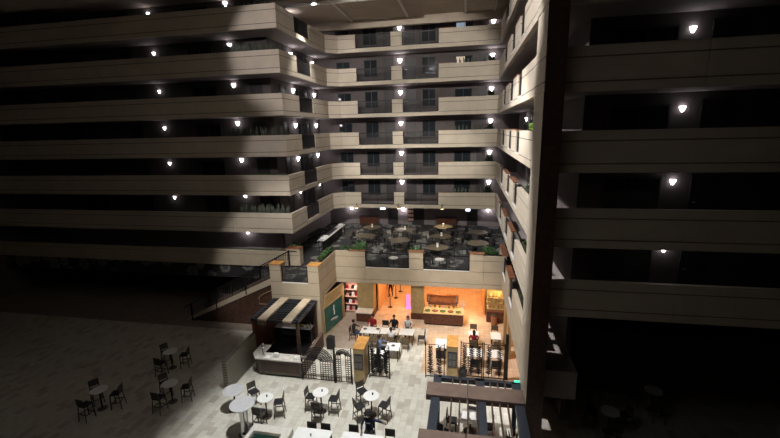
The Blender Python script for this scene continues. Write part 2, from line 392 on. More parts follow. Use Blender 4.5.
for k in range(1, 7):
    z = zb(k); zf = z+.3; zt = z+1.4; lv = LV[k-1]
    b = MB()                                                    # walkway slabs
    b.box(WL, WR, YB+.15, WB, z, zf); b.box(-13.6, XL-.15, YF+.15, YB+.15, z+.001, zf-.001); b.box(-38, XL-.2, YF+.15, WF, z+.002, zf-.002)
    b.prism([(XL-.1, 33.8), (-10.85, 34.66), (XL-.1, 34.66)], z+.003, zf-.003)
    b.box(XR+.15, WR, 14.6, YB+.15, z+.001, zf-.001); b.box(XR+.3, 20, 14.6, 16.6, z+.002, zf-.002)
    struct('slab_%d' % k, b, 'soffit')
    b = MB()                                                    # parapets
    for x0, x1 in BACK_SOLID: panel(b, (x0, YB), (x1, YB), z, zt, side=1)
    panel(b, (1.42, YB-.12), (XR, YB-.12), z, zt+.02, .2)
    for x0, x1 in BACK_RAIL: panel(b, (x0, YB), (x1, YB), z, zf, grooves=False)
    panel(b, (XL, 33.8), (-10.85, YB), z, zt)
    struct('wall_parapet_back_%d' % k, b)
    b = MB()
    for y0, y1 in LEFT_SOLID: panel(b, (XL, y0+(.16 if y0 == 25 else .006)), (XL, y1-.006), z, zt)
    panel(b, (XL, 27.7), (XL, 30.3), z, zf)
    struct('wall_parapet_left_%d' % k, b)
    b = MB()
    for i in range(6): panel(b, (XL-4.4*(i+1)+.005, YF), (XL-4.4*i-.005*(i > 0), YF), z, zt)
    struct('wall_parapet_block_%d' % k, b)
    b = MB()
    for y0, y1 in RIGHT_SOLID: panel(b, (XR, y0), (XR, y1), z, zt, .22 if y1 < 34 else .16, side=-1)
    if k < 4: panel(b, (XR-.03, 13.95), (XR-.03, 16.0), z, zt, .03, side=-1)
    for y0, y1 in RIGHT_GAP: panel(b, (XR, y0), (XR, y1), z, zf, side=-1)
    for i in range(4): panel(b, (XR+.6+4.2*i, 14.5), (XR+.6+4.2*(i+1)-.01, 14.5), z, zt)
    struct('wall_parapet_right_%d' % k, b)
    b = MB()                                                    # recessed room walls
    top = zb(k-1) if k > 1 else 22.0
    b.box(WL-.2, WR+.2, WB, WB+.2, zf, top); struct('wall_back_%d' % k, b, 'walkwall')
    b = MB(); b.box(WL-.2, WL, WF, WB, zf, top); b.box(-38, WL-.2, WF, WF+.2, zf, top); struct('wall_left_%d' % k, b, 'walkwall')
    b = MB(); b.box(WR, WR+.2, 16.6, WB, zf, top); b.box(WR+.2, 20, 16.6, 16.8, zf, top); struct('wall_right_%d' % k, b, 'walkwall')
    # doors and windows
    window(-9.15, -7.9, zf+.55, zf+2.02, WB); door(-7.4, -6.4, zf, WB); door(-5.46, -4.5, zf, WB); window(-3.97, -2.75, zf+.55, zf+2.02, WB)
    window(-1.15, .35, zf+.5, zf+1.95, WB, curtain={1: 'curtain_blue', 2: 'curtain_cream'}.get(k)); door(.8, 1.6, zf, WB); window(-11.7, -10.4, zf+.4, zf+1.95, WB)
    for y0 in (28.6, 33.0): door(y0, y0+.95, zf, WL, '+x')
    window(31.3, 32.7, zf+.4, zf+1.95, WL, '+x'); door(-15.2, -14.2, zf, WF); window(-19.8, -17.8, zf+.4, zf+1.95, WF); door(-25.4, -24.4, zf, WF); window(-31, -28.6, zf+.4, zf+1.95, WF)
    for y0 in (20.2, 24.3, 28.6): door(y0, y0+.95, zf, WR, '-x')
    for y0 in (22, 26.3, 31.2): window(y0, y0+1.4, zf+.4, zf+1.95, WR, '-x')
    window(5.2, 7.2, zf+.4, zf+1.95, 16.6); door(8.2, 9.2, zf, 16.6)
    # railings
    railing((-9.35, YB+.08), (-6.32, YB+.08), zf, 'black iron railing left of the central pillar on the %s balcony level' % lv, 'back wing balcony railings')
    railing((-5.41, YB+.08), (-2.38, YB+.08), zf, 'black iron railing right of the central pillar on the %s balcony level' % lv, 'back wing balcony railings')
    railing((XL-.08, 27.7), (XL-.08, 30.3), zf, 'black iron railing in the left wing gap on the %s balcony level' % lv, 'left wing balcony railings')
    for i, (y0, y1) in enumerate(RIGHT_GAP):
        railing((XR+.1, y0), (XR+.1, y1), zf, 'black iron railing in the right wing, %s gap from the back corner, %s level' % (ORD[i], lv), 'right wing balcony railings')
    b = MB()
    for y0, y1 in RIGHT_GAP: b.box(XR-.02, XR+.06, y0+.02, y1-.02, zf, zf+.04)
    struct('trim_%d' % (300+k), b, 'white')  # white strips paint the light caught by slab edges in the gaps
    # wood caps
    for i, (y0, y1) in enumerate(RIGHT_SOLID[1:3]): wood_cap('trim_%d' % (k*10+i), XR, XR+.22, y0, y1, zt)
    wood_cap('trim_%d' % (k*10+3), -2.36, -1.2, YB+.02, YB+.16, zt); wood_cap('trim_%d' % (k*10+4), XR, XR+.22, 29.8, 30.4, zt)
    # lamps
    zl = zf+1.76
    sconce(-5.88, WB, zl, 0, 'white wall sconce above the central pillar on the %s balcony level' % lv, 16)
    sconce(1.95, WB, zl, 0, 'white wall sconce in the right back corner on the %s balcony level' % lv, 16)
    if k > 1 or True:
        sconce(WL+.02, 30.8, zl, R(90), 'white wall sconce behind the left wing railing on the %s balcony level' % lv, 13)
        sconce(WL+.02, 35.3, zl, R(90), 'white wall sconce in the left back corner on the %s balcony level' % lv, 13)
    sconce(-16.4, WF, zf+1.95, 0, 'white wall sconce behind the projecting left balcony front on the %s level' % lv, 5 if k > 3 else 0, .8)
    sconce(-22.5, WF, zl, 0, 'white wall sconce on the far left balcony front, %s level, near door' % lv, 1.2, .6)
    sconce(6.6+1, 16.6, zl, 0, 'white wall sconce beyond the near right pillar on the %s level' % lv, 1.2, .6)
    if k > 3: sconce(WR-.02, 31.3, zl, R(-90), 'white wall sconce on the right wing wall on the %s balcony level' % lv, 7, .8)

b = MB(); b.box(XR, XR+.6, 14.05, 15.99, 0, 22); struct('pillar_right', b, 'panel')
b = MB(); b.box(XR-.01, XR+.61, 14.0, 14.05, 0, 22); struct('trim_1', b, 'brownwood')  # dark sheet paints the pillar's near face as unlit

# ------------------------------------------------------------------ mezzanine
ZS = 2.55
b = MB(); b.box(WL, WR, 25.45, 38, ZS+.02, MZ); b.box(-12.15, -8.95, 22.15, 25.45, ZS+.02, MZ-.002); b.box(-38, WL, 25.2, 38, ZS+.02, MZ-.004)
struct('floor_mezzanine', b, 'carpet')
b = MB(); b.box(-8.9, WR, 25.46, 38, ZS-.03, ZS+.019); struct('ceiling_interior', b, 'cream_paint')
def fasc(b, p0, p1, z0, z1, th=.18, side=1):
    p0 = Vector(p0); p1 = Vector(p1); d = (p1-p0).normalized(); n = Vector((-d.y, d.x))*side
    def slab(a, c, ins, m='fascia_panel'):
        e_ = d*min(ins, .012); q = [p0+n*ins+e_, p1+n*ins-e_, p1+n*(th-ins)-e_, p0+n*(th-ins)+e_]; b.prism([(v.x, v.y) for v in q], a, c, m)
    cuts = [z0] + [c for c in (2.85, 3.72, 4.48) if z0+.15 < c < z1-.1] + [z1]
    slab(z0+.01, z1-.005, .016, 'joint')
    for a, c in zip(cuts[:-1], cuts[1:]): slab(a+(.018 if a > z0 else 0), c-(.018 if c < z1 else 0), 0)
b = MB()
for x0, x1, zt in ((-8.9, -6.77, 4.85), (-6.76, -3.7, 3.72), (-3.7, -2.76, 4.95), (-2.76, .31, 3.72), (.31, 1.2, 4.95), (1.205, XR, 4.8)):
    fasc(b, (x0, 25.3-(.03 if zt == 4.95 else 0)), (x1, 25.3-(.03 if zt == 4.95 else 0)), ZS, zt)
struct('wall_mezzanine_front', b)
b = MB(); fasc(b, (-8.9, 22.0), (-8.9, 25.295), ZS, 4.85, side=1)
b.box(-9.59, -8.93, 22.03, 22.72, 0, 4.84, 'fascia_panel')
fasc(b, (-9.6, 22.0), (-9.085, 22.0), ZS, 4.85); fasc(b, (-11.4, 22.0), (-9.61, 22.0), ZS, 3.68); fasc(b, (-12.15, 22.0), (-11.41, 22.0), 0, 4.85, .7)
fasc(b, (-11.4, 22.02), (-9.61, 22.02), 0, ZS)
struct('wall_mezzanine_bay', b)
b = MB(); fasc(b, (-38, 25.0), (-12.4, 25.0), 3.6, 4.75); fasc(b, (-12.395, 25.0), (-11.4, 25.0), 3.6, 4.95, .6); struct('wall_mezzanine_left', b)
b = MB()
for y0, y1 in ((25.3, 27.9), (21.4, 23.5), (16.0, 19.9)): fasc(b, (XR, y0), (XR, y1), ZS, 4.85, .22, -1)
for y0, y1 in RIGHT_GAP[1:]: fasc(b, (XR, y0), (XR, y1), ZS, 3.75, .22, -1)
struct('wall_mezzanine_right', b)
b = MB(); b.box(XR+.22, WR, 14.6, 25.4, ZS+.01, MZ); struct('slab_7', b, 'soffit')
b = MB(); b.box(WR, WR+.2, 16.6, 38, 0, 6.1); struct('wall_right_7', b, 'walkwall')
b = MB(); b.box(WL-.2, WL, 27.4, 38, MZ, 6.1); b.box(-38, WL-.2, 27.2, 27.4, MZ, 6.1); struct('wall_left_7', b, 'mezzwall')
for i, (y0, y1) in enumerate(RIGHT_GAP[1:]):
    railing((XR+.1, y0), (XR+.1, y1), MZ, 'black iron railing in the right wing, %s gap from the corner, mezzanine level' % ORD[i], 'right wing balcony railings')
for i, a in enumerate(((-3.72, -2.74, 25.25, 25.6, 4.95), (.29, 1.22, 25.25, 25.6, 4.95), (-9.62, -8.88, 22.0, 22.7, 4.85), (-12.16, -11.4, 21.99, 22.7, 4.85), (-7.9, -6.75, 25.3, 25.6, 4.85), (-12.4, -11.4, 25.0, 25.6, 4.95), (XR, XR+.3, 25.32, 27.9, 4.85), (XR, XR+.3, 21.4, 23.5, 4.85))):
    wood_cap('trim_%d' % (80+i), *a, m='orangewood' if i in (2, 3) else 'capwood')
railing((-6.75, 25.4), (-3.71, 25.4), 3.72, 'black iron mezzanine railing left of the middle fascia pillar', 'mezzanine railings')
railing((-2.75, 25.4), (.3, 25.4), 3.72, 'black iron mezzanine railing right of the middle fascia pillar', 'mezzanine railings')
railing((-11.39, 22.1), (-9.62, 22.1), 3.68, 'scrolled iron railing between the two orange-capped bay pillars', 'mezzanine railings', 1.1, True)
b = MB(); b.box(-11.38, -9.62, 21.97, 22.05, 3.68, 3.72); struct('trim_310', b, 'white')  # white strip paints the lit edge under the bay railing
b = MB(); b.box(-6.74, -3.72, 25.27, 25.34, 3.72, 3.75); b.box(-2.74, .29, 25.27, 25.34, 3.72, 3.75); struct('trim_311', b, 'white')  # white strips paint the highlights under the mezzanine railings
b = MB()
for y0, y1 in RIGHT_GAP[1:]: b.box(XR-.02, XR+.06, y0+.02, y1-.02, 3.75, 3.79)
struct('trim_312', b, 'white')  # painted edge highlights in the right wing gaps at mezzanine level
# mezzanine back wall features
sconce(-6.1, 38, 5.3, 0, 'white wall sconce on the mezzanine back wall beside the brochure rack', 34)
sconce(2.05, 38, 5.36, 0, 'white wall sconce on the mezzanine back wall at the right corner', 26)
sconce(-16.5, 27.2, 5.55, 0, 'white wall sconce above the planter at the foot of the left block', 10)
sconce(-11.3, 38, 5.36, 0, 'white wall sconce on the mezzanine back wall at far left', 22)
door(-5.2, -4.0, MZ, 38); door(-7.6, -6.6, MZ, 38); door(.1, 1.1, MZ, 38)
t = thing('wall_screen', 'small bright screen on the mezzanine back wall left of the middle lamp', 'screen', (-8.1, 37.99, 5.25))
b = MB(); b.box(-.3, .3, -.08, 0, -.05, .34, bev=.01); b.build('case', 'black', t); b = MB(); b.box(-.25, .25, -.09, -.081, 0, .3); b.build('display', 'screen', t)
t = thing('wall_screen', 'small bright screen on the mezzanine back wall right of the right credenza', 'screen', (.19, 37.99, 5.2))
b = MB(); b.box(-.25, .25, -.08, 0, -.05, .3, bev=.01); b.build('case', 'black', t); b = MB(); b.box(-.2, .2, -.09, -.081, 0, .25); b.build('display', 'screen', t)
t = thing('brochure_rack', 'tall rack of pale brochures on the mezzanine back wall', 'rack', (-5.3, 37.98, MZ))
b = MB(); b.box(-.3, .3, -.06, 0, .3, 2.0); b.build('backboard', 'doorwood', t)
for i in range(4):
    b = MB(); b.box(-.28, .28, -.2, -.06, .4+i*.4, .44+i*.4); o = b.build('shelf', 'frame', t)
    b = MB()
    for q in range(3): b.box(-.25+q*.18, -.11+q*.18, -.16, -.1, .44+i*.4, .68+i*.4)
    b.build('brochures', 'pinkshelf', o)
for x, y, lab in ((-9.4, 37.55, 'long dark wooden credenza against the mezzanine back wall at left'), (-1.85, 37.55, 'dark wooden credenza against the mezzanine back wall right of the middle')):
    t = thing('credenza', lab, 'cabinet', (x, y, MZ), 0, 'mezzanine credenzas')
    b = MB(); b.box(-.95, .95, -.3, .3, .08, .82, bev=.01); b.build('body', 'redbrown', t)
    b = MB(); b.box(-1, 1, -.33, .33, .82, .87, bev=.01); b.build('top', 'brownwood', t)
    for i in range(4):
        b = MB(); b.box(-.92+i*.46, -.5+i*.46, -.325, -.301, .14, .78); o = b.build('door', 'redbrown', t)
        b = MB(); b.sph(-.55+i*.46, -.34, .48, .02); b.build('knob', 'chrome', o)
    for sx in (-.85, .85):
        b = MB(); b.box(sx-.04, sx+.04, -.28, .28, 0, .08); b.build('foot', 'black', t)
# bracket downlights on the lowest slab edge
for x, nm in ((-9.75, 'left'), (-5.9, 'middle'), (-2.05, 'right')):
    t = thing('bracket_spotlight', 'small warm bracket spotlight, %s one of three on the lowest balcony edge' % nm, 'lamp', (x, 34.5, 6.25), 0, 'bracket spotlights under the lowest balcony')
    b = MB(); b.bar((0, 0, .25), (0, -.22, .2), .04, .04); b.bar((0, -.22, .22), (0, -.22, .0), .04, .04); b.build('bracket', 'iron', t)
    b = MB(); b.lathe([(.07, .05), (.11, -.05), (.13, -.14)], 0, -.22); b.build('lamp_head', 'tanwood', t)
    b = MB(); b.cyl(0, -.22, -.17, -.14, .12); b.build('bulb', 'warmglow', t)
    l = bpy.data.lights.new('bracket_light', 'SPOT'); l.energy = 260; l.color = (1, .8, .55); l.spot_size = R(100); l.spot_blend = .8; l.shadow_soft_size = .1
    o = bpy.data.objects.new('bracket_light', l); COL.objects.link(o); o.location = (x, 34.28, 6.02)

# ------------------------------------------------------------------ furniture makers
def make_round_table(r, h, topm, foot=.3):
    def f():
        t = thing('round_table', '', 'table')
        b = MB(); b.lathe([(r*.97, h-.035), (r, h-.02), (r, h-.005), (r*.985, h)], n=28); b.build('tabletop', topm, t)
        b = MB(); b.cyl(0, 0, .03, h-.03, .035); b.build('column', 'blacksteel', t)
        b = MB(); b.lathe([(foot, 0), (foot, .015), (foot*.6, .03), (.05, .06)], n=20); b.build('base', 'stoolwood', t)
        return t
    return f
def make_stool():
    t = thing('bar_stool', '', 'stool'); sh = .74                # faces +y
    b = MB(); b.box(-.2, .2, -.2, .2, sh-.06, sh, bev=.025); b.build('seat', 'vinyl', t)
    for sx in (-1, 1):
        b = MB(); b.bar((sx*.2, .2, 0), (sx*.17, .17, sh-.05), .035, .035); b.build('leg', 'stoolwood', t)
        b = MB(); b.tube([(sx*.21, -.24, 0), (sx*.18, -.18, sh-.05), (sx*.18, -.22, 1.08)], .02, 6); b.build('leg', 'stoolwood', t)
    b = MB()
    for i in range(4): b.box(-.18, .18, -.225-.004*i, -.19-.004*i, .8+i*.075, .855+i*.075)
    b.build('backrest', 'stoolslat', t)
    b = MB(); b.bar((-.19, .19, .25), (.19, .19, .25), .03, .03); b.bar((-.2, -.2, .35), (.2, -.2, .35), .03, .03)
    for sx in (-1, 1): b.bar((sx*.19, .19, .32), (sx*.2, -.2, .32), .03, .03)
    b.build('stretcher', 'stoolwood', t); return t
def make_chair(seatm, backm, legm):
    def f():
        t = thing('dining_chair', '', 'chair')
        b = MB(); b.box(-.22, .22, -.21, .22, .41, .47, bev=.02); b.build('seat', seatm, t)
        b = MB(); b.box(-.21, .21, -.235, -.2, .56, .92, bev=.015); b.build('backrest', backm, t)
        for sx in (-1, 1):
            b = MB(); b.bar((sx*.2, .2, 0), (sx*.19, .18, .42), .035, .035); b.build('leg', legm, t)
            b = MB(); b.tube([(sx*.2, -.25, 0), (sx*.195, -.19, .44), (sx*.195, -.22, .9)], .02, 6); b.build('leg', legm, t)
        return t
    return f
def rect_table(x0, x1, y0, y1, label, group, h=.75, topm='white', legm='blacksteel'):
    cx, cy = (x0+x1)/2, (y0+y1)/2; w, d = (x1-x0)/2, (y1-y0)/2
    t = thing('dining_table', label, 'table', (cx, cy, 0), 0, group)
    b = MB(); b.box(-w, w, -d, d, h-.04, h, bev=.008); b.build('tabletop', topm, t)
    for sx in (-1, 1):
        for sy in (-1, 1):
            b = MB(); b.box(sx*(w-.07)-.025, sx*(w-.07)+.025, sy*(d-.07)-.025, sy*(d-.07)+.025, 0, h-.04); b.build('leg', legm, t)
    return t
def chair(x, y, rz, label, group, key='dark', z=0.):
    mk = {'dark': make_chair('vinyl', 'darkchair', 'blacksteel'), 'olive': make_chair('olivechair', 'olivechair', 'stoolwood')}[key]
    return place('chair_'+key, mk, label, 'chair', (x, y, z), rz, group)
def stool(x, y, rz, label):
    return place('stool', make_stool, label, 'stool', (x, y, 0), rz, 'slat-backed stools around the high tables', 1.08)
def face(x, y, tx, ty): return math.atan2(ty-y, tx-x)-PI/2
def make_flowers():
    t = thing('table_centrepiece', '', 'centrepiece')
    b = MB(); b.lathe([(.07, 0), (.1, .05), (.06, .14), (.075, .2)], n=12); b.build('bowl', 'white', t)
    b = MB()
    for i in range(8):
        a = i*PI/4; b.sph(.06*math.cos(a), .06*math.sin(a), .23+.02*(i % 3), .04, n=7)
    b.build('blooms', 'offwhite', t); return t

# mezzanine tables
MT = [(-8.2, 33.6, 'far left table of the mezzanine back row'), (-5.15, 33.0, 'table in front of the middle lamp, mezzanine back row'), (-1.95, 34.4, 'table before the right credenza, mezzanine back row'), (1.0, 32.75, 'table at the right end of the mezzanine back row'),
      (-8.1, 30.7, 'leftmost table of the mezzanine middle row'), (-5.05, 29.7, 'second table from left of the mezzanine middle row'), (-1.9, 31.2, 'third table from left of the mezzanine middle row'), (.94, 29.5, 'right end table of the mezzanine front rows'), (-2.0, 28.1, 'table nearest the middle pillar planter')]
for i, (x, y, d) in enumerate(MT):
    place('mtable', make_round_table(.8, .75, 'tan_table', .35), 'round tan dining table, the ' + d, 'table', (x, y, MZ), 0, 'round mezzanine tables')
    n = 6
    for j in range(n):
        a = 2*PI*j/n+.3+i*.35; cx, cy = x+1.02*math.cos(a), y+1.02*math.sin(a)
        side = ['right', 'right rear', 'left rear', 'left', 'left front', 'right front'][j]
        chair(cx, cy, face(cx, cy, x, y), 'dark chair at the %s side of the %s' % (side, d.replace(' of the mezzanine', ',').replace(', mezzanine', ',').replace('third table from left, middle', 'third middle').replace('second table from left, middle', 'second middle').replace('table in front of the', 'table before the').replace(' nearest the middle pillar planter', ' nearest the pillar')), 'dark mezzanine chairs', 'dark', MZ)
    if i in (0, 2, 1, 8, 6): place('flowers', make_flowers, 'white flower bowl on the ' + d, 'centrepiece', (x, y, MZ+.75), 0, 'flower bowls on mezzanine tables')
for x, d in ((-4.9, 'left'), (-1.7, 'right')):
    place('stable', make_round_table(.33, .52, 'offwhite', .2), 'small round white table behind the %s mezzanine railing' % d, 'table', (x, 26.0, MZ), 0, 'small white mezzanine tables')
    for j, s in enumerate((-1, 1)):
        chair(x+s*.75, 26.3, face(x+s*.75, 26.3, x, 26.0), 'dark chair %s of the small white table behind the %s mezzanine railing' % (['left', 'right'][j], d), 'dark mezzanine chairs', 'dark', MZ)
# buffet on the mezzanine (left)
t = thing('buffet_counter', 'long white lit buffet counter along the left side of the mezzanine', 'counter', (-11.0, 30.9, MZ))
b = MB(); b.box(-.3, .3, -2.7, 2.7, .9, .96, 'greytop', bev=.01); b.box(.2, .3, -2.7, 2.7, .96, .97, 'white'); b.box(-.3, .1, -1.6, 1.2, .96, .98, 'doorwood'); b.build('countertop', None, t)
b = MB(); b.box(-.05, .05, -2.5, 2.5, .1, .9); b.build('body', 'black', t)
for sy in (-2.5, 0, 2.5):
    for sx in (-.27, .27):
        b = MB(); b.box(sx-.025, sx+.025, sy-.025, sy+.025, 0, .9); b.build('leg', 'blacksteel', t)
for i, y in enumerate((28.7, 29.2, 33.2)):
    b = MB(); b.box(-.22, .22, -.18, .18, 0, .02); b.box(-.2, .2, -.16, .16, .02, .1, bev=.03); o = b.build('serving_dish', 'white', None, (-11.0, y, MZ+.983))
    tag(o, 'white covered serving dish, %s from the near end of the mezzanine buffet' % ORD[i], 'dish', 'dishes on the mezzanine buffet')
t = thing('folding_table', 'dark narrow table against the mezzanine wall behind the buffet', 'table', (-12.6, 31.6, MZ))
b = MB(); b.box(-.35, .35, -1.3, 1.3, .7, .75); b.build('tabletop', 'doorwood', t)
for sx in (-.3, .3):
    for sy in (-1.2, 1.2):
        b = MB(); b.box(sx-.02, sx+.02, sy-.02, sy+.02, 0, .7); b.build('leg', 'blacksteel', t)

# ------------------------------------------------------------------ plants
def snake_clump(seed, h=.8, n=9, m='leaf_dark', spread=.16):
    def f():
        t = MB(); r2 = random.Random(seed)
        for i in range(n):
            a = r2.uniform(0, 2*PI); d = r2.uniform(.02, spread*.5); hh = h*r2.uniform(.6, 1.05); le = r2.uniform(.03, spread)
            t.blade((d*math.cos(a), d*math.sin(a), -.01), (le*math.cos(a), le*math.sin(a), hh), .07, bend=.02)
        return t.build('snake_plant', m)
    return f
def trail_row(L, seed, m='leaf', h=.16, dens=26):
    t = MB(); r2 = random.Random(seed)
    for i in range(int(L*dens)):
        x = r2.uniform(0, L); y = r2.uniform(-.06, .1); a = r2.uniform(0, 2*PI); l = r2.uniform(.06, .2)
        zz = r2.uniform(.0, h); t.blade((x, y, -.005), (x+l*math.cos(a)*.7, y+l*math.sin(a)*.4, zz+.02), .05)
    return t
def bushy(seed, r=.4, h=.8, n=70, m='leaf', w=.09):
    def f():
        t = thing('leafy_plant', '', 'plant'); r2 = random.Random(seed); b = MB()
        for i in range(n):
            a = r2.uniform(0, 2*PI); e = r2.uniform(.1, 1.3); rr = r*r2.uniform(.5, 1.1)
            base = (rr*.25*math.cos(a), rr*.25*math.sin(a), h*r2.uniform(.1, .5)); tip = (rr*math.cos(a)*math.cos(e*.6), rr*math.sin(a)*math.cos(e*.6), base[2]+h*.6*math.sin(e))
            b.blade(base, tip, w, bend=.03)
        b.build('foliage', m, t)
        b = MB()
        for i in range(5): a = i*1.26; b.tube([(.03*math.cos(a), .03*math.sin(a), 0), (r*.3*math.cos(a), r*.3*math.sin(a), h*.6)], .012, 5)
        b.build('stem', 'brownwood', t); return t
    return f
def soil(name, x0, x1, y0, y1, z):
    b = MB(); b.box(x0, x1, y0, y1, z-.15, z); struct(name, b, 'soil')
ti = 100
for k in range(1, 7):
    z = zb(k)+1.4; lv = LV[k-1]
    # left block planters: alternate tall blades and low trailing
    soil('trim_%d' % ti, -38, XL-.2, YF+.16, YF+.5, z-.06); ti += 1
    if k in (1, 2, 4, 6):
        nn = 11
        for i in range(nn):
            x = -12.2-.35*i; place('snake_left_%d' % (i % 3), snake_clump(31+i % 3, .72, 11, 'leaf_grey'), 'upright snake plant in the left block planter, %s level, %s from its corner' % (lv, ORD[i]), 'plant', (x+rnd.uniform(-.08, .08), YF+.33, z-.06), rnd.uniform(0, 6), 'snake plants in the left block planters', 1.0 if k > 1 else .55)
    if k in (3, 5):
        o = trail_row(3.7, 50+k, 'leaf', .14, 40).build('trailing_plant', 'leaf', None, (-15.6, YF+.22, z-.06)); tag(o, 'low trailing greenery along the left block planter on the %s level' % lv, 'plant', 'trailing planter greenery')
    # back right planter
    soil('trim_%d' % ti, -1.15, 1.4, YB+.17, YB+.5, z-.08); ti += 1
    if k in (4, 6, 2):
        for i in range(8):
            place('snake_back_%d' % (i % 3), snake_clump(61+i % 3, .62, 9, 'leaf_grey'), 'upright snake plant in the back planter, %s level, %s from the left' % (lv, ORD[i]), 'plant', (-1.0+.32*i, YB+.33, z-.08), rnd.uniform(0, 6), 'snake plants in the back wing planters', .85)
    else:
        o = trail_row(2.5, 70+k, 'leaf', .15, 44 if k == 5 else 18).build('trailing_plant', 'leaf' if k == 5 else 'leaf_dark', None, (-1.12, YB+.25, z-.08)); tag(o, 'low trailing greenery in the back wing planter on the %s level' % lv, 'plant', 'trailing planter greenery')
    if k in (2, 4, 5, 6, 3):
        place('corner_bush', bushy(81, .36, .8, 70, 'leaf_black', .1), 'dark leafy plant under the right corner sconce on the %s level' % lv, 'plant', (1.85, YB+.6, z-.3), rnd.uniform(0, 6), 'dark corner plants', 1.1)
    soil('trim_%d' % ti, 1.43, 2.39, YB+.12, YB+.9, z-.3); ti += 1; soil('trim_%d' % ti, -11.4, -10.6, YB+.18, YB+.75, z-.35); ti += 1
    place('left_bush', bushy(83, .3, .55, 46, 'leaf_dark', .09), 'dark leafy plant behind the angled left corner parapet on the %s level' % lv, 'plant', (-11.05, YB+.5, z-.35), rnd.uniform(0, 6), 'dark plants behind the angled corner')
    # right wing planter
    soil('trim_%d' % ti, XR+.23, XR+.55, 16.1, 19.8, z-.06); ti += 1
    if k in (2, 4, 6, 5):
        bright = k in (2, 4)
        for i in range(4):
            place('rw_%d' % bright, bushy(90+bright, .33, .6, 60, 'leaf_bright' if bright else 'leaf', .06), 'green leafy plant on the right wing parapet, %s level, %s from the near pillar' % (lv, ORD[i]), 'plant', (XR+.42, 16.5+.75*i, z-.06), rnd.uniform(0, 6), 'leafy plants on the right wing parapet', .72)
# mezzanine plants
o = trail_row(4.0, 201, 'leaf', .12, 40).build('trailing_plant', 'leaf', None, (-16.2, 25.3, 4.7)); tag(o, 'low trailing greenery along the mezzanine planter at far left', 'plant', 'trailing planter greenery')
soil('trim_90', -38, -12.4, 25.19, 25.6, 4.7); soil('trim_91', -9.25, -8.95, 22.75, 25.3, 4.86); soil('trim_92', -8.7, -6.8, 25.49, 25.85, 4.78); soil('trim_93', 1.25, XR, 25.5, 26.1, 4.72); soil('trim_94', -8.95, -8.5, 25.49, 25.85, 4.76)
for i in range(5):
    place('bay_bush', bushy(301, .25, .42, 70, 'leaf', .07), 'green leafy plant on the bay side parapet, %s from the front pillar' % ORD[i], 'plant', (-9.1, 22.98+.5*i, 4.86), rnd.uniform(0, 6), 'plants on the bay side parapet')
for i in range(4):
    place('bay_bush', None, 'green leafy plant on the mezzanine front parapet at left, %s from its corner' % ORD[i], 'plant', (-8.5+.42*i, 25.66, 4.78), rnd.uniform(0, 6), 'plants on the mezzanine front parapet', .85)
for x, y, l in ((-7.6, 27.3, 'large broad-leaved plant on the mezzanine behind the left front parapet'), (-3.4, 26.4, 'large broad-leaved plant behind the middle mezzanine pillar'), (-12.4, 26.3, 'dark bushy plant beside the mezzanine planter end pillar at left'), (1.6, 27.0, 'dark bushy plant in the right corner of the mezzanine')):
    place('big_bush', bushy(311, .62, 1.3, 110, 'leaf', .13), l, 'plant', (x, y, MZ), rnd.uniform(0, 6), 'large mezzanine plants')
for i in range(3):
    place('bay_bush', None, 'green leafy plant on the right end of the mezzanine front, %s from the pillar' % ORD[i], 'plant', (1.42+.3*i, 25.85, 4.72), rnd.uniform(0, 6), 'plants on the mezzanine front parapet', .8)
for i in range(3):
    place('bay_bush', None, 'green leafy plant low on the right wing mezzanine parapet, %s from the near end' % ORD[i], 'plant', (XR+.47, 16.8+1.0*i, 4.862), rnd.uniform(0, 6), 'plants on the right mezzanine parapet', 1.3)
soil('trim_95', XR+.23, XR+.65, 16.1, 19.8, 4.86)

# ------------------------------------------------------------------ staircase at left
t = thing('staircase', 'dark staircase descending left from the mezzanine beside the bay pillar', 'stairs', (-12.2, 23.0, 0))
n = 21; rise = MZ/n; run = .34
b = MB()
for i in range(n):
    b.box(-(i+1)*run, -i*run, .05, 1.9, MZ-rise*(i+1)-.2, MZ-rise*(i+1)-.03)
b.build('steps', 'walkwall', t)
for yy, nm in ((0, 0), (1.95, 1)):
    b = MB(); b.prism_y([(0, MZ), (0, MZ-.45), (-n*run, -.0), (-n*run, .25)], yy, yy+.05); b.build('stringer', 'fascia_panel' if nm == 0 else 'plankbrown', t)
    b = MB(); b.tube([(.6, yy+.02, MZ+1.05), (0, yy+.02, MZ+1.05), (-n*run, yy+.02, 1.1), (-n*run-.25, yy+.02, .95)], .035, 8); b.build('handrail', 'iron', t)
    b = MB()
    for i in range(n*2):
        x = -i*run/2-.1; zz = MZ-rise*(i/2)-.1; b.box(x-.012, x+.012, yy+.01, yy+.035, zz, zz+1.12)
        if i % 3 == 0: b.tube([(x+.12*math.cos(q)*(.3+.1*q), yy+.02, zz+.6+.14*math.sin(q)*(.3+.1*q)) for q in [j*.6 for j in range(11)]], .014, 5)
    b.build('baluster_panel', 'ironpanel', t)
    for i in (0, 7, 14, 20):
        b = MB(); b.box(-i*run-.04, -i*run+.04, yy-.02, yy+.06, MZ-rise*i-.25, MZ-rise*i+1.12); b.build('newel_post', 'iron', t)
b = MB(); b.prism_y([(-12.25, 0), (-12.25, MZ-.5), (-12.2-n*run, .01), (-12.2-n*run, 0)], 23.1, 24.6, 'brownwood')
b.tube([(-12.6, 23.06, 1.6), (-12.6, 23.06, 2.7), (-13.3, 23.06, 2.35), (-13.7, 23.06, 2.1), (-13.7, 23.06, 1.6), (-12.6, 23.06, 1.6)], .04, 6, 'tanwood')
struct('wall_stair', b)
b = MB(); b.box(-12.1, -11.85, 16.2, 19.3, 0, 1.65); struct('wall_stone', b, 'stonecourse')

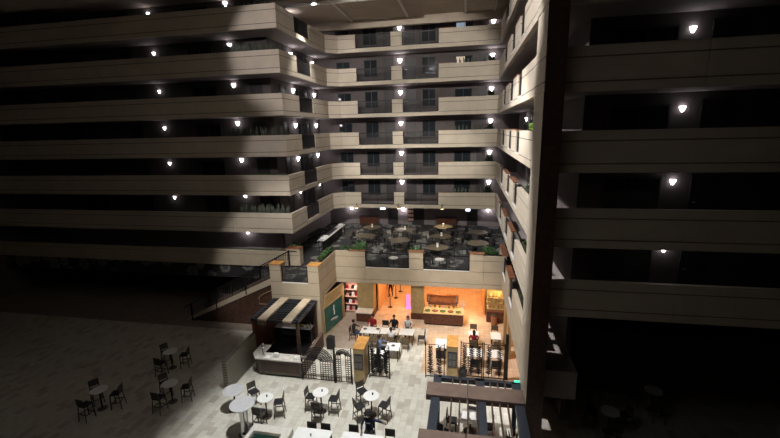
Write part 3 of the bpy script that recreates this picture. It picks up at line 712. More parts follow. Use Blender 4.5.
# ------------------------------------------------------------------ kiosk bar
t = thing('bar_kiosk', 'dark wooden bar kiosk with slatted canopy under the mezzanine bay', 'kiosk', (-10.55, 20.5, 0))
b = MB()                                                        # canopy frame (local: x -1.45..1.45, y -1.4..1.45)
for y in (-1.4, 1.4, 0): b.bar((-1.45, y, 2.55), (1.45, y, 2.55), .1, .14)
for x in (-1.4, 1.4): b.bar((x, -1.45, 2.55), (x, 1.45, 2.55), .14, .14)
b.build('canopy_frame', 'navysteel', t)
for i in range(9):
    y = -1.15+i*.29; b = MB(); b.bar((-1.38, y, 2.6), (1.38, y, 2.6), .1, .05); b.build('canopy_slat', 'navysteel', t)
for x in (-.68, .84):
    b = MB(); b.box(x-.26, x+.26, -1.6, 1.42, 2.63, 2.72, 'plankbeige'); b.box(x-.26, x+.26, -1.6, -1.52, 2.36, 2.63, 'plankbrown'); b.build('canopy_plank', None, t)
for x, y in ((1.33, -1.3), (1.33, 1.3), (-1.35, 1.3)):
    b = MB(); b.box(x-.08, x+.08, y-.08, y+.08, 0, 2.5); b.build('post', 'brownwood', t)
b = MB(); b.box(-1.45, -1.3, -1.35, 1.3, 0, 2.45); b.build('side_wall', 'redbrown', t)
b = MB(); b.box(-1.3, 1.25, 1.3, 1.4, 0, 2.4); b.build('back_wall', 'black', t)
b = MB(); b.box(-.45, 2.1, -2.75, -2.25, .12, 1.0, 'plankbrownface'); b.box(-.46, 2.11, -2.77, -2.75, .12, .25, 'stoolwood'); b.box(-.46, 2.11, -2.77, -2.75, .87, 1., 'stoolwood')
for x in (-.46, 1.95): b.box(x, x+.16, -2.77, -2.75, .25, .87, 'stoolwood')
b.box(-.4, 2.05, -2.7, -2.3, 0, .12, 'black'); b.build('front_counter', None, t)
b = MB(); b.prism([(-.55, -2.85), (2.15, -2.85), (2.15, -2.2), (-.3, -2.2), (-.3, -1.45), (-.95, -1.45), (-.95, -2.35)], 1.0, 1.06); b.build('countertop', 'stoneledge', t)
b = MB(); b.prism([(-.85, -2.35), (-.4, -2.35), (-.4, -1.5), (-.85, -1.5)], 0, 1.0); b.build('return_counter', 'brownwood', t)
b = MB(); b.box(1.95, 2.08, -2.2, .6, 0, .9, 'brownwood'); b.box(1.93, 2.1, -2.2, .6, .9, .94, 'plankbrown'); b.build('side_counter', None, t)
b = MB(); b.box(-1.2, 1.2, .75, 1.3, 0, .95, 'black'); b.box(-1.2, 1.2, .7, 1.3, .95, 1.0, 'greytop'); b.build('back_counter', None, t)
b = MB(); b.box(-1.25, 1.9, -1.45, .7, 0.002, .03); b.box(-.25, 1.9, -2.2, -1.45, 0.002, .03); b.build('bar_mat', 'black', t)
b = MB(); b.box(-.2, .8, .9, 1.28, 1.4, 1.44); b.box(-.2, .8, .9, 1.28, 1.8, 1.84); b.build('shelf', 'brownwood', t)
o = MB(); o.cyl(0, 0, 0, .5, .09, .08, 14); o.sph(0, 0, .55, .1, n=10); o.cyl(0, 0, .6, .75, .03); o = o.build('drink_dispenser', 'chrome', None, (-10.55-.1, 20.5+.2, 1.66))
o.location = (-10.75, 18.0, 1.064); tag(o, 'chrome drink dispenser on the bar kiosk counter', 'dispenser')
for i, (x, y, w, d, h) in enumerate(((-10.0, 17.95, .28, .2, .22), (-9.45, 17.9, .3, .22, .05), (-10.45, 17.85, .25, .3, .04), (-8.85, 17.95, .22, .22, .1))):
    b = MB(); b.box(-w/2, w/2, -d/2, d/2, 0, h*.7, bev=.008); b.box(-w/2.4, w/2.4, -d/2.6, d/2.6, h*.7, h, bev=.004)
    o = b.build('counter_box', 'white' if i != 1 else 'offwhite', None, (x, y, 1.064)); tag(o, ['white payment terminal standing on the kiosk front counter', 'flat pale tray on the right half of the kiosk counter', 'white paper stack at the left corner of the kiosk counter', 'low white box at the right end of the kiosk counter'][i], ['terminal', 'tray', 'paper', 'box'][i])
for i in range(6):
    b = MB(); h = .16+.05*(i % 3); b.lathe([(.05, 0), (.055, .02), (.05, h*.6), (.02, h*.8), (.02, h)], n=10); o = b.build('cup_stack' if i % 2 else 'bottle', 'white' if i % 2 else 'bottle', None, (-11.1+i*.22+.6, 21.45, 1.004))
    tag(o, '%s on the back counter of the kiosk, %s from the left' % ('white cup stack' if i % 2 else 'amber bottle', ORD[i]), 'cups' if i % 2 else 'bottle', 'items on the kiosk back counter')
# menu board wall on the corridor
b = MB(); b.prism([(-8.95, 22.75), (-8.86, 22.75), (-8.36, 25.2), (-8.46, 25.2)], 0, ZS); struct('wall_corridor', b, 'tanwood')
t = thing('menu_board', 'large teal board with white scrawl on the corridor wall', 'board', (-8.885, 22.44, .07), math.atan2(2.4, .49))
b = MB(); b.box(0, 2.3, -.05, -.015, 0, 1.75); b.build('board', 'teal', t)
b = MB(); b.box(-.05, 2.35, -.06, 0, -.06, 0); b.box(-.05, 2.35, -.06, 0, 1.75, 1.81); b.box(-.05, 0, -.06, 0, 0, 1.75); b.box(2.3, 2.35, -.06, 0, 0, 1.75); b.build('frame', 'tanwood', t)
b = MB(); b.tube([(1.2, -.055, 1.5), (1.15, -.055, 1.2), (1.23, -.055, 1.1), (1.17, -.055, .85)], .035, 5)
for i in range(4): b.tube([(.75+.2*i, -.055, .6-.06*i), (1.05+.2*i, -.055, .68-.05*i)], .012, 4)
b.build('lettering', 'white', t)
b = MB(); b.box(-8.34, -8.28, 23.0, 25.0, .0, .35); o = struct('baseboard_corridor', b, 'redbrown'); o.location = (-.45, 0, 0); o.rotation_euler = (0, 0, 0)

# ------------------------------------------------------------------ decorative iron screens and dividers (2 m tall)
def iron_screen(x0, x1, y, label, z1=2.0, seed=1):
    t = thing('iron_screen', label, 'screen', (x0, y, 0), 0, 'scrolled iron screens of the dining area'); L = x1-x0
    for x in (0, L):
        b = MB(); b.box(x-.024, x+.024, -.024, .024, 0, z1+(.03 if seed < 3 else .06)); b.build('post', 'iron', t)
    for za, zc_ in ((.1, .13),) + (() if seed < 3 else ((z1-.05, z1-.025),)):
        b = MB(); b.box(.024, L-.024, -.015, .015, za, zc_); b.build('rail', 'iron', t)
    b = MB(); r2 = random.Random(seed); cx = L/2
    if seed < 3:                                                # nested arches joined by short radial strokes
        ax = L/2-.05; zc = z1-.06-ax*.95; n = max(3, round(ax/.15))
        for q in range(1, n+1):
            rr = ax*q/n
            b.tube([(cx-rr, 0, .13)] + [(cx-rr*math.cos(PI*j/16), 0, zc+rr*.95*math.sin(PI*j/16)) for j in range(17)] + [(cx+rr, 0, .13)], .019, 5)
            if q < n:
                k = 6+4*q
                for j in range(k):
                    a = PI*(j+.5)/k; r1 = rr+ax/n*.15; r3 = rr+ax/n*.85
                    b.tube([(cx-r1*math.cos(a), 0, zc+r1*.95*math.sin(a)), (cx-(r1+r3)/2*math.cos(a+.06), 0, zc+(r1+r3)/2*.95*math.sin(a+.06)), (cx-r3*math.cos(a), 0, zc+r3*.95*math.sin(a))], .028, 5)
        for q in range(1, n):
            for d in (-1, 1):
                for j in range(int((zc-.3)/.12)):
                    z = .3+.12*j; b.tube([(cx+d*(ax*q/n+.03), 0, z), (cx+d*(ax*(q+.5)/n), 0, z+.03), (cx+d*(ax*(q+1)/n-.03), 0, z)], .022, 5)
        for sx in (.07, L-.07):
            for j in range(7):
                z = z1-.1-j*.09; d = 1 if sx < cx else -1
                b.tube([(sx, 0, z), (sx+d*.05, 0, z+.03), (sx+d*.1*(1-j/9), 0, z+.015)], .013, 5)
    else:                                                       # leaning leaf strokes fanning from two stems
        for st in range(max(2, int(L/.36))):
            x0_ = (st+.5)*L/max(2, int(L/.36))
            b.tube([(x0_, 0, .13), (x0_+.05*math.sin(st), 0, 1.2), (x0_-.04, 0, z1-.05)], .014, 5)
            for j in range(15):
                z = .3+j*(z1-.42)/15
                for d in (-1, 1):
                    w_ = .17*(1-.015*j); b.tube([(x0_, 0, z), (x0_+d*w_*.5, 0, z+.09+r2.uniform(-.02, .02)), (min(L-.03, max(.03, x0_+d*w_)), 0, z+.07+r2.uniform(-.03, .04))], [.03, .034, .016], 5)
    b.build('scrollwork', 'iron', t); return t
iron_screen(-8.44, -6.63, 17.7, 'wide scrolled iron screen beside the kiosk counter', 2.05, 1)
iron_screen(-6.57, -5.68, 17.7, 'narrow scrolled iron screen left of the orange-topped divider', 2.05, 2)
iron_screen(-4.93, -3.83, 18.45, 'scrolled iron screen right of the orange-topped divider', 1.85, 3)
iron_screen(-1.95, -.98, 18.9, 'scrolled iron screen at the left end of the right-hand row', 2.0, 4)
iron_screen(-.12, .98, 19.2, 'scrolled iron screen right of the menu divider near the pergola', 2.05, 5)
iron_screen(1.06, 2.1, 19.2, 'scrolled iron screen at the right end by the wing wall', 2.05, 6)
for x0, x1, y0, y1, lab in ((-5.6, -5.03, 17.78, 19.05, 'tan wooden divider with orange top between the left iron screens'), (-.85, -.28, 18.7, 19.85, 'tan wooden divider with orange top behind the pergola')):
    t = thing('wooden_divider', lab, 'divider', ((x0+x1)/2, (y0+y1)/2, 0), 0, 'orange-topped wooden dividers'); w, d = (x1-x0)/2, (y1-y0)/2
    b = MB(); b.box(-w, w, -d, d, .12, 2.0, bev=.01); b.build('body', 'tanwood', t)
    b = MB(); b.box(-w-.02, w+.02, -d-.02, d+.02, 2.0, 2.05, bev=.01); b.build('top', 'orangewood', t)
    b = MB(); b.box(-w+.03, w-.03, -d+.03, d-.03, 0, .12); b.build('plinth', 'black', t)
    b = MB(); b.box(-w+.06, w-.04, -d-.02, -d, .85, 1.75, 'frame')
    o = b.build('menu_frame', None, t)
    b = MB()
    for i in range(2):
        for j in range(2): b.box(-w+.1+i*.2, -w+.27+i*.2, -d-.026, -d-.02, .92+j*.4, 1.25+j*.4)
    b.build('menu_sheet', 'screen_dim', o)
# ------------------------------------------------------------------ ground-floor columns and interior
for i, (x0, x1, y0, y1) in enumerate(((-3.62, -2.74, 25.45, 26.1), (-7.45, -6.3, 25.35, 26.3))):
    b = MB(); b.box(x0, x1, y0, y1, 0, ZS-.03); struct('column_%d' % (i+1), b, 'tanwood')
    b = MB(); b.box(x0-.03, x1+.03, y0-.03, y1+.03, 0, .45); struct('baseboard_column_%d' % (i+1), b, 'redbrown')
t = thing('half_wall', 'low dark half wall with a pale ledge before the left column', 'partition', (-6.85, 24.9, 0))
b = MB(); b.box(-.5, .55, -.35, .42, 0, .62); b.build('body', 'redbrown', t); b = MB(); b.box(-.55, .6, -.4, .42, .62, .68, bev=.01); b.build('ledge', 'stoneledge', t)
b = MB(); b.box(-6.2, -6.1, 26.3, 34, 0, ZS-.03); struct('wall_interior', b, 'orange_paint')
b = MB(); b.box(1.35, 1.45, 26.8, 37, 0, ZS-.03); struct('wall_shop', b, 'orange_paint')
b = MB(); b.box(-6.1, 4.3, 35.5, 35.6, 0, ZS-.03); struct('wall_interior_back', b, 'orange_paint')
b = MB(); b.box(1.5, 4.2, 27.3, 27.4, 0, ZS-.03); struct('wall_shop_back', b, 'cream_paint')
b = MB(); b.box(XR+.05, XR+.25, 21.3, 22.0, 0, ZS); b.box(XR-.02, XR+.3, 22.6, 23.2, 0, ZS); struct('column_3', b, 'tanwood')
b = MB(); b.box(2.14, 2.3, 19.3, 19.46, 0, ZS+.0); struct('column_4', b, 'blacksteel')
b = MB(); b.box(3.2, 3.3, 16.6, 25.3, 0, ZS); struct('wall_wing', b, 'orange_paint')
# buffet
t = thing('serving_counter', 'brown serving counter with glowing top under the mezzanine', 'counter', (-1.35, 25.1, 0))
b = MB(); b.box(-1.3, 1.3, -.35, .6, .1, .85, bev=.01); b.build('body', 'redbrown', t); b = MB(); b.box(-1.25, 1.25, -.3, .55, 0, .1); b.build('plinth', 'black', t)
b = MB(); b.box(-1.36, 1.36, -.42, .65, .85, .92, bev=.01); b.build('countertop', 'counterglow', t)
b = MB(); b.box(-1.2, .95, .64, .72, 1.2, 1.75, 'bufforange'); b.box(-1.22, .97, .55, .75, 1.75, 1.8, 'bufforange'); b.build('back_panel', None, t)
b = MB(); b.box(-1.1, .9, .3, .62, 1.2, 1.24); b.build('shelf', 'redbrown', t)
for x in (-1.05, .85):
    b = MB(); b.box(x-.03, x+.03, .55, .62, .92, 1.75); b.build('post', 'chrome', t)
for i in range(5):
    x = -2.45+.52*i; t = thing('food_tray', 'oval serving tray of food, %s from left on the glowing counter' % ORD[i], 'tray', (x, 24.95, .923), 0, 'food trays on the serving counter')
    b = MB(); v = b.lathe([(.14, 0), (.19, .04), (.2, .05)], n=18); b.build('tray', 'chrome', t)
    b = MB(); b.sph(0, 0, .05, .15, 1, 1, .3); b.build('food', 'food_a' if i % 2 else 'food_b', t)
for i in range(6):
    b = MB(); b.lathe([(.05, 0), (.08, .08), (.09, .14), (.02, .22)], n=12); o = b.build('glass_jar', 'white' if i in (0, 3) else 'bottle', None, (-2.3+.32*i, 25.55, .923))
    tag(o, '%s jar behind the food trays, %s from the left' % ('white' if i in (0, 3) else 'amber', ORD[i]), 'jar', 'jars on the serving counter')
b = MB()
for a in range(1): b.tube([(.16*math.cos(q), 0, .16*math.sin(q)) for q in [j*2*PI/18 for j in range(19)]], .025, 6); b.tube([(-.12, 0, -.05), (.12, 0, .05)], .02, 5); b.cyl(0, 0, -.36, -.15, .03); b.cyl(0, 0, -.38, -.35, .1)
o = b.build('wire_wreath', 'offwhite', None, (-.12, 25.5, 1.3)); tag(o, 'pale ring ornament on a stand at the right end of the serving counter', 'ornament'); o.location.z = .925+.38
# shop shelf and cabinet at right
t = thing('bottle_shelf', 'yellow-lit bottle shelf over a dark cabinet at the right', 'shelf', (2.0, 26.1, 0))
b = MB(); b.box(-.5, .75, -.45, .1, 0, .8, bev=.01); b.build('cabinet', 'redbrown', t)
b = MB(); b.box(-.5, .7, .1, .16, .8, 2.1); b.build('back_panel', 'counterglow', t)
for z in (.82, 1.25, 1.65):
    b = MB(); b.box(-.5, .7, -.15, .1, z, z+.03); b.build('shelf', 'tanwood', t)
for j, z in enumerate((.853, 1.283, 1.683)):
    for i in range(6):
        b = MB(); b.lathe([(.035, 0), (.035, .17), (.014, .23), (.014, .29)], n=8); o = b.build('bottle', 'bottle' if (i+j) % 3 else 'white', None, (1.6+i*.18, 26.08, z)); tag(o, '%s bottle, %s from left on the %s shelf of the yellow-lit rack' % ('amber' if (i+j) % 3 else 'white', ORD[i], ['bottom', 'middle', 'top'][j]), 'bottle', 'bottles on the yellow-lit shelf')
t = thing('waste_bin', 'orange-brown waste bin with dark lid before the dark cabinet', 'bin', (1.98, 25.35, 0))
b = MB(); b.lathe([(.18, 0), (.21, .7)], n=18); b.build('body', 'terracotta', t); b = MB(); b.lathe([(.215, .7), (.215, .74), (.12, .77)], n=18); b.build('lid', 'black', t)
# pink merchandise shelves on the corridor
t = thing('display_shelf', 'pink-lit merchandise shelf at the end of the corridor', 'shelf', (-8.05, 26.0, 0))
b = MB(); b.box(-.5, .5, .2, .25, 0, 2.2); b.build('back_panel', 'pinkshelf', t)
for z in (.1, .65, 1.2, 1.75):
    b = MB(); b.box(-.5, .5, -.15, .2, z, z+.04); b.build('shelf', 'pinkshelf', t)
for x in (-.5, .5):
    b = MB(); b.box(x-.03, x+.03, -.15, .25, 0, 2.2); b.build('side_panel', 'blacksteel', t)
for j, z in enumerate((.14, .69, 1.24, 1.79)):
    for i in range(4):
        b = MB(); h = rnd.uniform(.12, .3); b.box(-.09, .09, -.08, .08, 0, h, bev=.015); b.box(-.07, .07, -.06, .06, h, h+.03); o = b.build('gift_box', ['white', 'cloth_red', 'pinkshelf', 'black'][(i+j*3) % 4], None, (-8.38+.22*i, 26.02, z+.003))
        tag(o, '%s packet, %s from left on the %s corridor shelf' % (['white', 'red', 'pink', 'black'][(i+j*3) % 4], ORD[i], ['bottom', 'second', 'third', 'top'][j]), 'packet', 'packets on the corridor shelf')
# stanchions
for i, (x, y) in enumerate(((-5.44, 27.1), (-5.3, 28.8), (-5.15, 30.1))):
    t = thing('stanchion_post', 'dark stanchion post on the orange floor, %s from the front' % ORD[i], 'stanchion', (x, y, 0), 0, 'stanchion posts')
    b = MB(); b.lathe([(.17, 0), (.17, .02), (.05, .05)], n=16); b.build('base', 'blacksteel', t); b = MB(); b.cyl(0, 0, .03, .98, .03, n=10); b.sph(0, 0, 1.0, .045, n=8); b.build('post', 'brownwood', t)
b = MB(); b.box(-4.2, -3.95, 27.0, 27.3, .05, 1.05, bev=.04); b.box(-4.25, -3.9, 26.95, 27.35, 0, .05); o = b.build('purple_light_box', 'purpleglow', None); tag(o, 'glowing purple box for the purple light beside the tan column', 'lamp')  # glowing box added to show the purple light beside the column
# interior lights (warm lamps in the low ceiling) with fixtures
def area(loc, w, col, sx, sy, rot=(0, 0, 0), spread=None):
    l = bpy.data.lights.new('ceiling_lamp_light', 'AREA'); l.shape = 'RECTANGLE'; l.size = sx; l.size_y = sy; l.energy = w; l.color = col
    if spread: l.spread = spread
    o = bpy.data.objects.new('ceiling_lamp_light', l); COL.objects.link(o); o.location = loc; o.rotation_euler = rot; return o
dl = 0
for x in (-5.2, -1.9, .6):
    for y in (26.4, 29.0, 31.6):
        dl += 1
        t = thing('ceiling_downlight', 'round warm downlight in the low restaurant ceiling, row %s, place %s' % (ORD[[26.4, 29.0, 31.6].index(y)], ORD[[-5.2, -1.9, .6].index(x)]), 'lamp', (x, y, ZS-.03), 0, 'restaurant downlights')
        b = MB(); b.lathe([(.14, -.02), (.16, 0)], n=18); b.build('ring', 'white', t); b = MB(); b.cyl(0, 0, -.028, -.02, .11); b.build('lens', 'warmglow', t)
        area((x, y, ZS-.07), 44, (1, .50, .2), .22, .22)
area((2.2, 25.75, 2.45), 22, (1, .72, .3), .5, .3); area((-7.9, 25.5, 2.45), 22, (1, .66, .52), .4, .4); area((-9.0+.7, 23.6, 2.5), 0.01, (1, .7, .4), .3, .3)
area((2.85, 21.5, 2.5), 16, (1, .55, .22), .3, 3.); area((-1.3, 24.75, 2.4), 10, (1, .6, .25), 2., .1)

# ------------------------------------------------------------------ pergola near the camera
t = thing('timber_pergola', 'brown plank pergola on navy beams over the lower right seating', 'pergola', (.55, 13.8, 0))
for y0, y1, x0, x1, nm in ((.22, 1.05, -2.0, 1.83, 'far'), (-2.6, -1.68, -2.05, 1.83, 'near')):
    for a, c in ((x0, x0+1.62), (x0+1.66, x1)):
        b = MB(); b.box(a, c, y0, y1, 2.52, 2.6, 'plankbrown', bev=.01); b.box(a, c, y0, y0+.06, 2.34, 2.52, 'plankbrownface'); b.build('plank', None, t)
b = MB(); b.box(-1.6, 1.82, 1.55, 1.72, 2.28, 2.5, bev=.01); b.build('cross_beam', 'navysteel', t)
for x in (-1.62, .18, 1.62):
    b = MB(); b.box(x-.17, x+.17, -2.6, 1.75, 2.3, 2.5, bev=.01); b.build('main_rafter', 'navysteel', t)
for x in (-.98, -.66, -.34, -.02+.03, .58, .88, 1.18):
    b = MB(); b.box(x-.03, x+.03, -2.6, 1.7, 2.36, 2.5); b.build('rafter', 'brownwood', t)
for x in (-1.62, 1.62):
    for y in (-2.1, 1.6):
        b = MB(); b.box(x-.09, x+.09, y-.09, y+.09, 0, 2.3); b.build('post', 'navysteel', t)
t = thing('sign_light', 'small green-glowing lamp at the far right corner of the pergola', 'lamp', (2.27, 15.44, 2.505))
b = MB(); b.box(-.16, .06, -.04, .04, .03, .1, bev=.01); b.build('lens', 'greenglow', t); b = MB(); b.box(-.18, .08, -.05, .05, 0, .03); b.build('base', 'blacksteel', t)
place('htable_w', make_round_table(.45, .75, 'white', .28), 'round white table under the pergola between slat-backed chairs', 'table', (.35, 15.3, 0), 0, 'white tables')
for i, (x, y, k) in enumerate(((-.45, 15.35, 'left'), (.3, 14.5, 'near'), (1.1, 15.2, 'right'), (.45, 16.15, 'far'))):
    chair(x, y, face(x, y, .35, 15.3), 'slatted dark chair on the %s side of the pergola table' % k, 'chairs under the pergola')
for i, (x, y) in enumerate(((-1.05, 14.3), (-.6, 14.0))):
    chair(x, y, R(160), 'navy-seated low chair under the pergola, %s from its left edge' % ORD[i], 'chairs under the pergola')
place('palm', bushy(401, .4, 1.5, 60, 'leaf_dark', .07), 'dark palm standing under the right side of the pergola', 'plant', (1.95, 13.7, 0), 0)

# ------------------------------------------------------------------ cafe seating on the atrium floor
HT = [(-6.55, 15.49, 'middle'), (-4.14, 15.62, 'right'), (-8.96, 14.72, 'left')]
for x, y, d in HT:
    place('htable', make_round_table(.37, 1.05, 'white', .22), 'high round white cafe table, the %s one of three in the open' % d, 'table', (x, y, 0), 0, 'high white cafe tables')
    o = MB(); o.cyl(0, 0, 0, .09, .03, .035, 10); o.cyl(0, 0, .09, .1, .037, n=10); o = o.build('condiment_cup', 'black', None, (x+.06, y+.05, 1.05)); tag(o, 'tiny dark cup on the %s high cafe table' % d, 'cup', 'cups on the high tables')
for x, y, tx, ty, l in ((-7.05, 15.5, -6.55, 15.49, 'left of the middle high cafe table'), (-5.92, 15.5, -6.55, 15.49, 'right of the middle high cafe table'), (-6.5, 14.85, -6.55, 15.49, 'in front of the middle high cafe table'),
                        (-4.6, 15.2, -4.14, 15.62, 'left of the right high cafe table'), (-4.75, 16.25, -4.14, 15.62, 'behind the right high cafe table'), (-3.5, 15.45, -4.14, 15.62, 'right of the right high cafe table'),
                        (-9.95, 15.4, -8.96, 14.72, 'behind the left high cafe table'), (-8.4, 14.9, -8.96, 14.72, 'right of the left high cafe table'), (-8.98, 14.12, -8.96, 14.72, 'in front of the left high cafe table')):
    stool(x, y, face(x, y, tx, ty), 'dark slat-backed bar stool ' + l)
def drum():
    t = thing('round_table', '', 'table')
    b = MB(); b.lathe([(.52, 1.46), (.54, 1.48), (.54, 1.5), (.53, 1.51)], n=32); b.build('tabletop', 'greytop', t); b = MB(); b.lathe([(.3, 0), (.2, .1), (.16, .6), (.2, 1.3), (.3, 1.46)], n=24); b.build('pedestal', 'chrome', t, smooth=True); return t
place('drum', drum, 'tall grey round table on a chrome drum at the left edge', 'table', (-9.42, 13.62, 0))
place('htable2', make_round_table(.5, 1.05, 'greytop', .3), 'grey round high table behind the chrome drum table', 'table', (-10.75, 15.0, 0), 0, 'grey high tables')
# fountain basin
t = thing('light_well', 'white-rimmed dark glass basin with a lamp at the lower left', 'basin', (-8.1, 12.6, 0))
b = MB(); b.box(-.92, .9, .75, 1.15, 0, .45); b.box(-.92, .9, -1.2, -.8, 0, .45); b.box(-.92, -.75, -.8, .75, 0, .45); b.box(.55, .9, -.8, .75, 0, .45); b.build('rim', 'offwhite', t)
b = MB(); b.box(-.75, .55, -.8, .75, 0, .3); b.build('water', 'water', t)
b = MB(); b.cyl(.25, .35, .3, .34, .09); b.build('lamp', 'warmglow', t)
# front white tables
rect_table(-6.85, -5.3, 11.9, 13.55, 'large white rectangular table at the bottom, left one of two', 'large white front tables')
rect_table(-4.85, -3.15, 11.9, 13.6, 'large white rectangular table at the bottom by the man in a cap', 'large white front tables')
for x, y, l in ((-6.3, 13.5, 'left chair behind the left front white table'), (-5.68, 13.5, 'right chair behind the left front white table'), (-4.48, 13.62, 'chair beside the seated man in a cap'), (-2.92, 13.62, 'chair under the outstretched hand of the man in a cap'), (-3.85, 13.98, 'chair in which the man in a cap sits')):
    chair(x, y, R(180), 'dark slatted ' + l, 'chairs behind the front tables')
b = MB(); b.cyl(0, 0, 0, .1, .03, .035, 10); b.cyl(0, 0, .1, .11, .037, n=10); o = b.build('condiment_cup', 'chrome', None, (-6.1, 13.1, .75)); tag(o, 'small metal cup on the left front white table', 'cup')
# dining area tables
DT = [(-6.35, -5.15, 21.75, 22.55, 'left end of the long white row'), (-5.1, -4.0, 21.8, 22.6, 'middle of the long white row'), (-3.9, -3.02, 21.85, 22.65, 'right end of the long white row'), (-4.4, -3.62, 20.05, 20.85, 'beside the person in patterned blue'), (-4.9, -4.25, 19.35, 19.95, 'just behind the orange-topped divider'),
      (.3, .9, 22.1, 22.95, 'under the person in dark red'), (1.6, 2.2, 22.1, 22.95, 'against the right wing wall'), (.2, 1.05, 20.1, 20.9, 'behind the middle right iron screen'), (1.3, 2.1, 20.1, 20.9, 'behind the right end iron screen'), (-1.6, -.95, 20.7, 21.7, 'beside the right wooden divider')]
for x0, x1, y0, y1, l in DT: rect_table(x0, x1, y0, y1, 'white dining table ' + l, 'white dining tables')
DC = [(-5.75, 21.4, 0, 'olive', 'chair before the left end of the long white row'), (-5.3, 21.4, 0, 'olive', 'second chair before the long white row'), (-4.82, 21.4, 0, 'olive', 'third chair before the long white row'), (-3.45, 21.45, 0, 'olive', 'chair before the right end of the long white row'), (-2.55, 22.25, 90, 'dark', 'black chair at the right end of the long white row'),
      (-5.0, 23.0, 180, 'dark', 'chair behind the long white row left of the man in black'), (-4.3, 21.4, 0, 'olive', 'chair of the person in a white shirt'), (-4.4, 23.05, 180, 'dark', 'chair of the man in black'), (-3.5, 23.05, 180, 'dark', 'chair of the person in pale grey'), (-5.8, 22.95, 180, 'dark', 'chair of the person in red'), (-6.85, 22.1, -90, 'dark', 'chair of the person at the left table end'),
      (-4.75, 20.55, -90, 'olive', 'chair of the person in patterned blue'), (-4.55, 18.97, 0, 'dark', 'chair of the dark-haired person behind the divider'),
      (.6, 21.75, 0, 'olive', 'chair of the person in dark red'), (.6, 23.3, 180, 'olive', 'chair facing the person in dark red'), (1.9, 23.3, 180, 'olive', 'chair behind the table at the right wing wall'), (1.9, 21.75, 0, 'olive', 'chair before the table at the right wing wall'),
      (.6, 19.75, 0, 'dark', 'brown chair behind the middle right iron screen'), (1.7, 19.75, 0, 'dark', 'brown chair behind the right end iron screen'), (-1.25, 20.35, 0, 'dark', 'black chair beside the right wooden divider')]
for x, y, a, k, l in DC: chair(x, y, R(a), ('olive ' if k == 'olive' else 'dark ') + 'dining ' + l, 'dining area chairs', k)
for i, (x, y) in enumerate(((-6.1, 22.2), (-5.6, 22.1), (-5.3, 22.3), (-4.7, 22.2), (-4.3, 22.4), (-3.4, 22.2), (-4.0, 20.5))):
    b = MB(); b.lathe([(.06, 0), (.11, .015), (.12, .03)], n=16); o = b.build('plate', 'white' if i % 2 else 'stoolwood', None, (x, y, .75)); tag(o, '%s plate on the white dining tables, %s from the left end' % ('white' if i % 2 else 'dark', ORD[i]), 'plate', 'plates on the dining tables')
b = MB(); b.lathe([(.17, 0), (.2, .6), (.2, .62)], n=16); b.cyl(0, 0, .62, .7, .21, .14, 16); o = b.build('trash_bin', 'black', None, (.0, 18.9, 0)); tag(o, 'black bin with pale lid beside the right wooden divider', 'bin')
b = MB(); b.box(-.22, .22, -.2, .2, .05, .78, bev=.03); b.cyl(0, 0, .78, .83, .16, n=14); b.cyl(-.14, 0, 0, .05, .05, n=10); b.cyl(.14, 0, 0, .05, .05, n=10); o = b.build('service_bin', 'black', None, (-7.95, 20.9, 0)); tag(o, 'square black service bin between the kiosk and corridor', 'bin')
# extended seating toward the left side
ej = 0
for x, y, l in ((-14.2, 15.0, 'just left of the stone wall'), (-17.3, 14.0, 'far out on the left floor, near one'), (-16.3, 17.6, 'far out on the left floor, rear one')):
    place('htable', None, 'high round white cafe table ' + l, 'table', (x, y, 0), 0, 'high white cafe tables')
    for a in (20, 150, 265):
        sx, sy = x+.72*math.cos(R(a)), y+.72*math.sin(R(a)); stool(sx, sy, face(sx, sy, x, y), 'dark bar stool %s the high table %s' % ({20: 'right of', 150: 'left of', 265: 'before'}[a], l))
for x, y, l in ((6.2, 16.2, 'beyond the right pillar, near one'), (8.6, 18.0, 'beyond the right pillar, rear one')):
    place('htable', None, 'high round white table ' + l, 'table', (x, y, 0), 0, 'high white cafe tables')
    for a in (20, 150, 265):
        sx, sy = x+.72*math.cos(R(a)), y+.72*math.sin(R(a)); stool(sx, sy, face(sx, sy, x, y), 'dark bar stool %s the high table %s' % ({20: 'right of', 150: 'left of', 265: 'before'}[a], l))

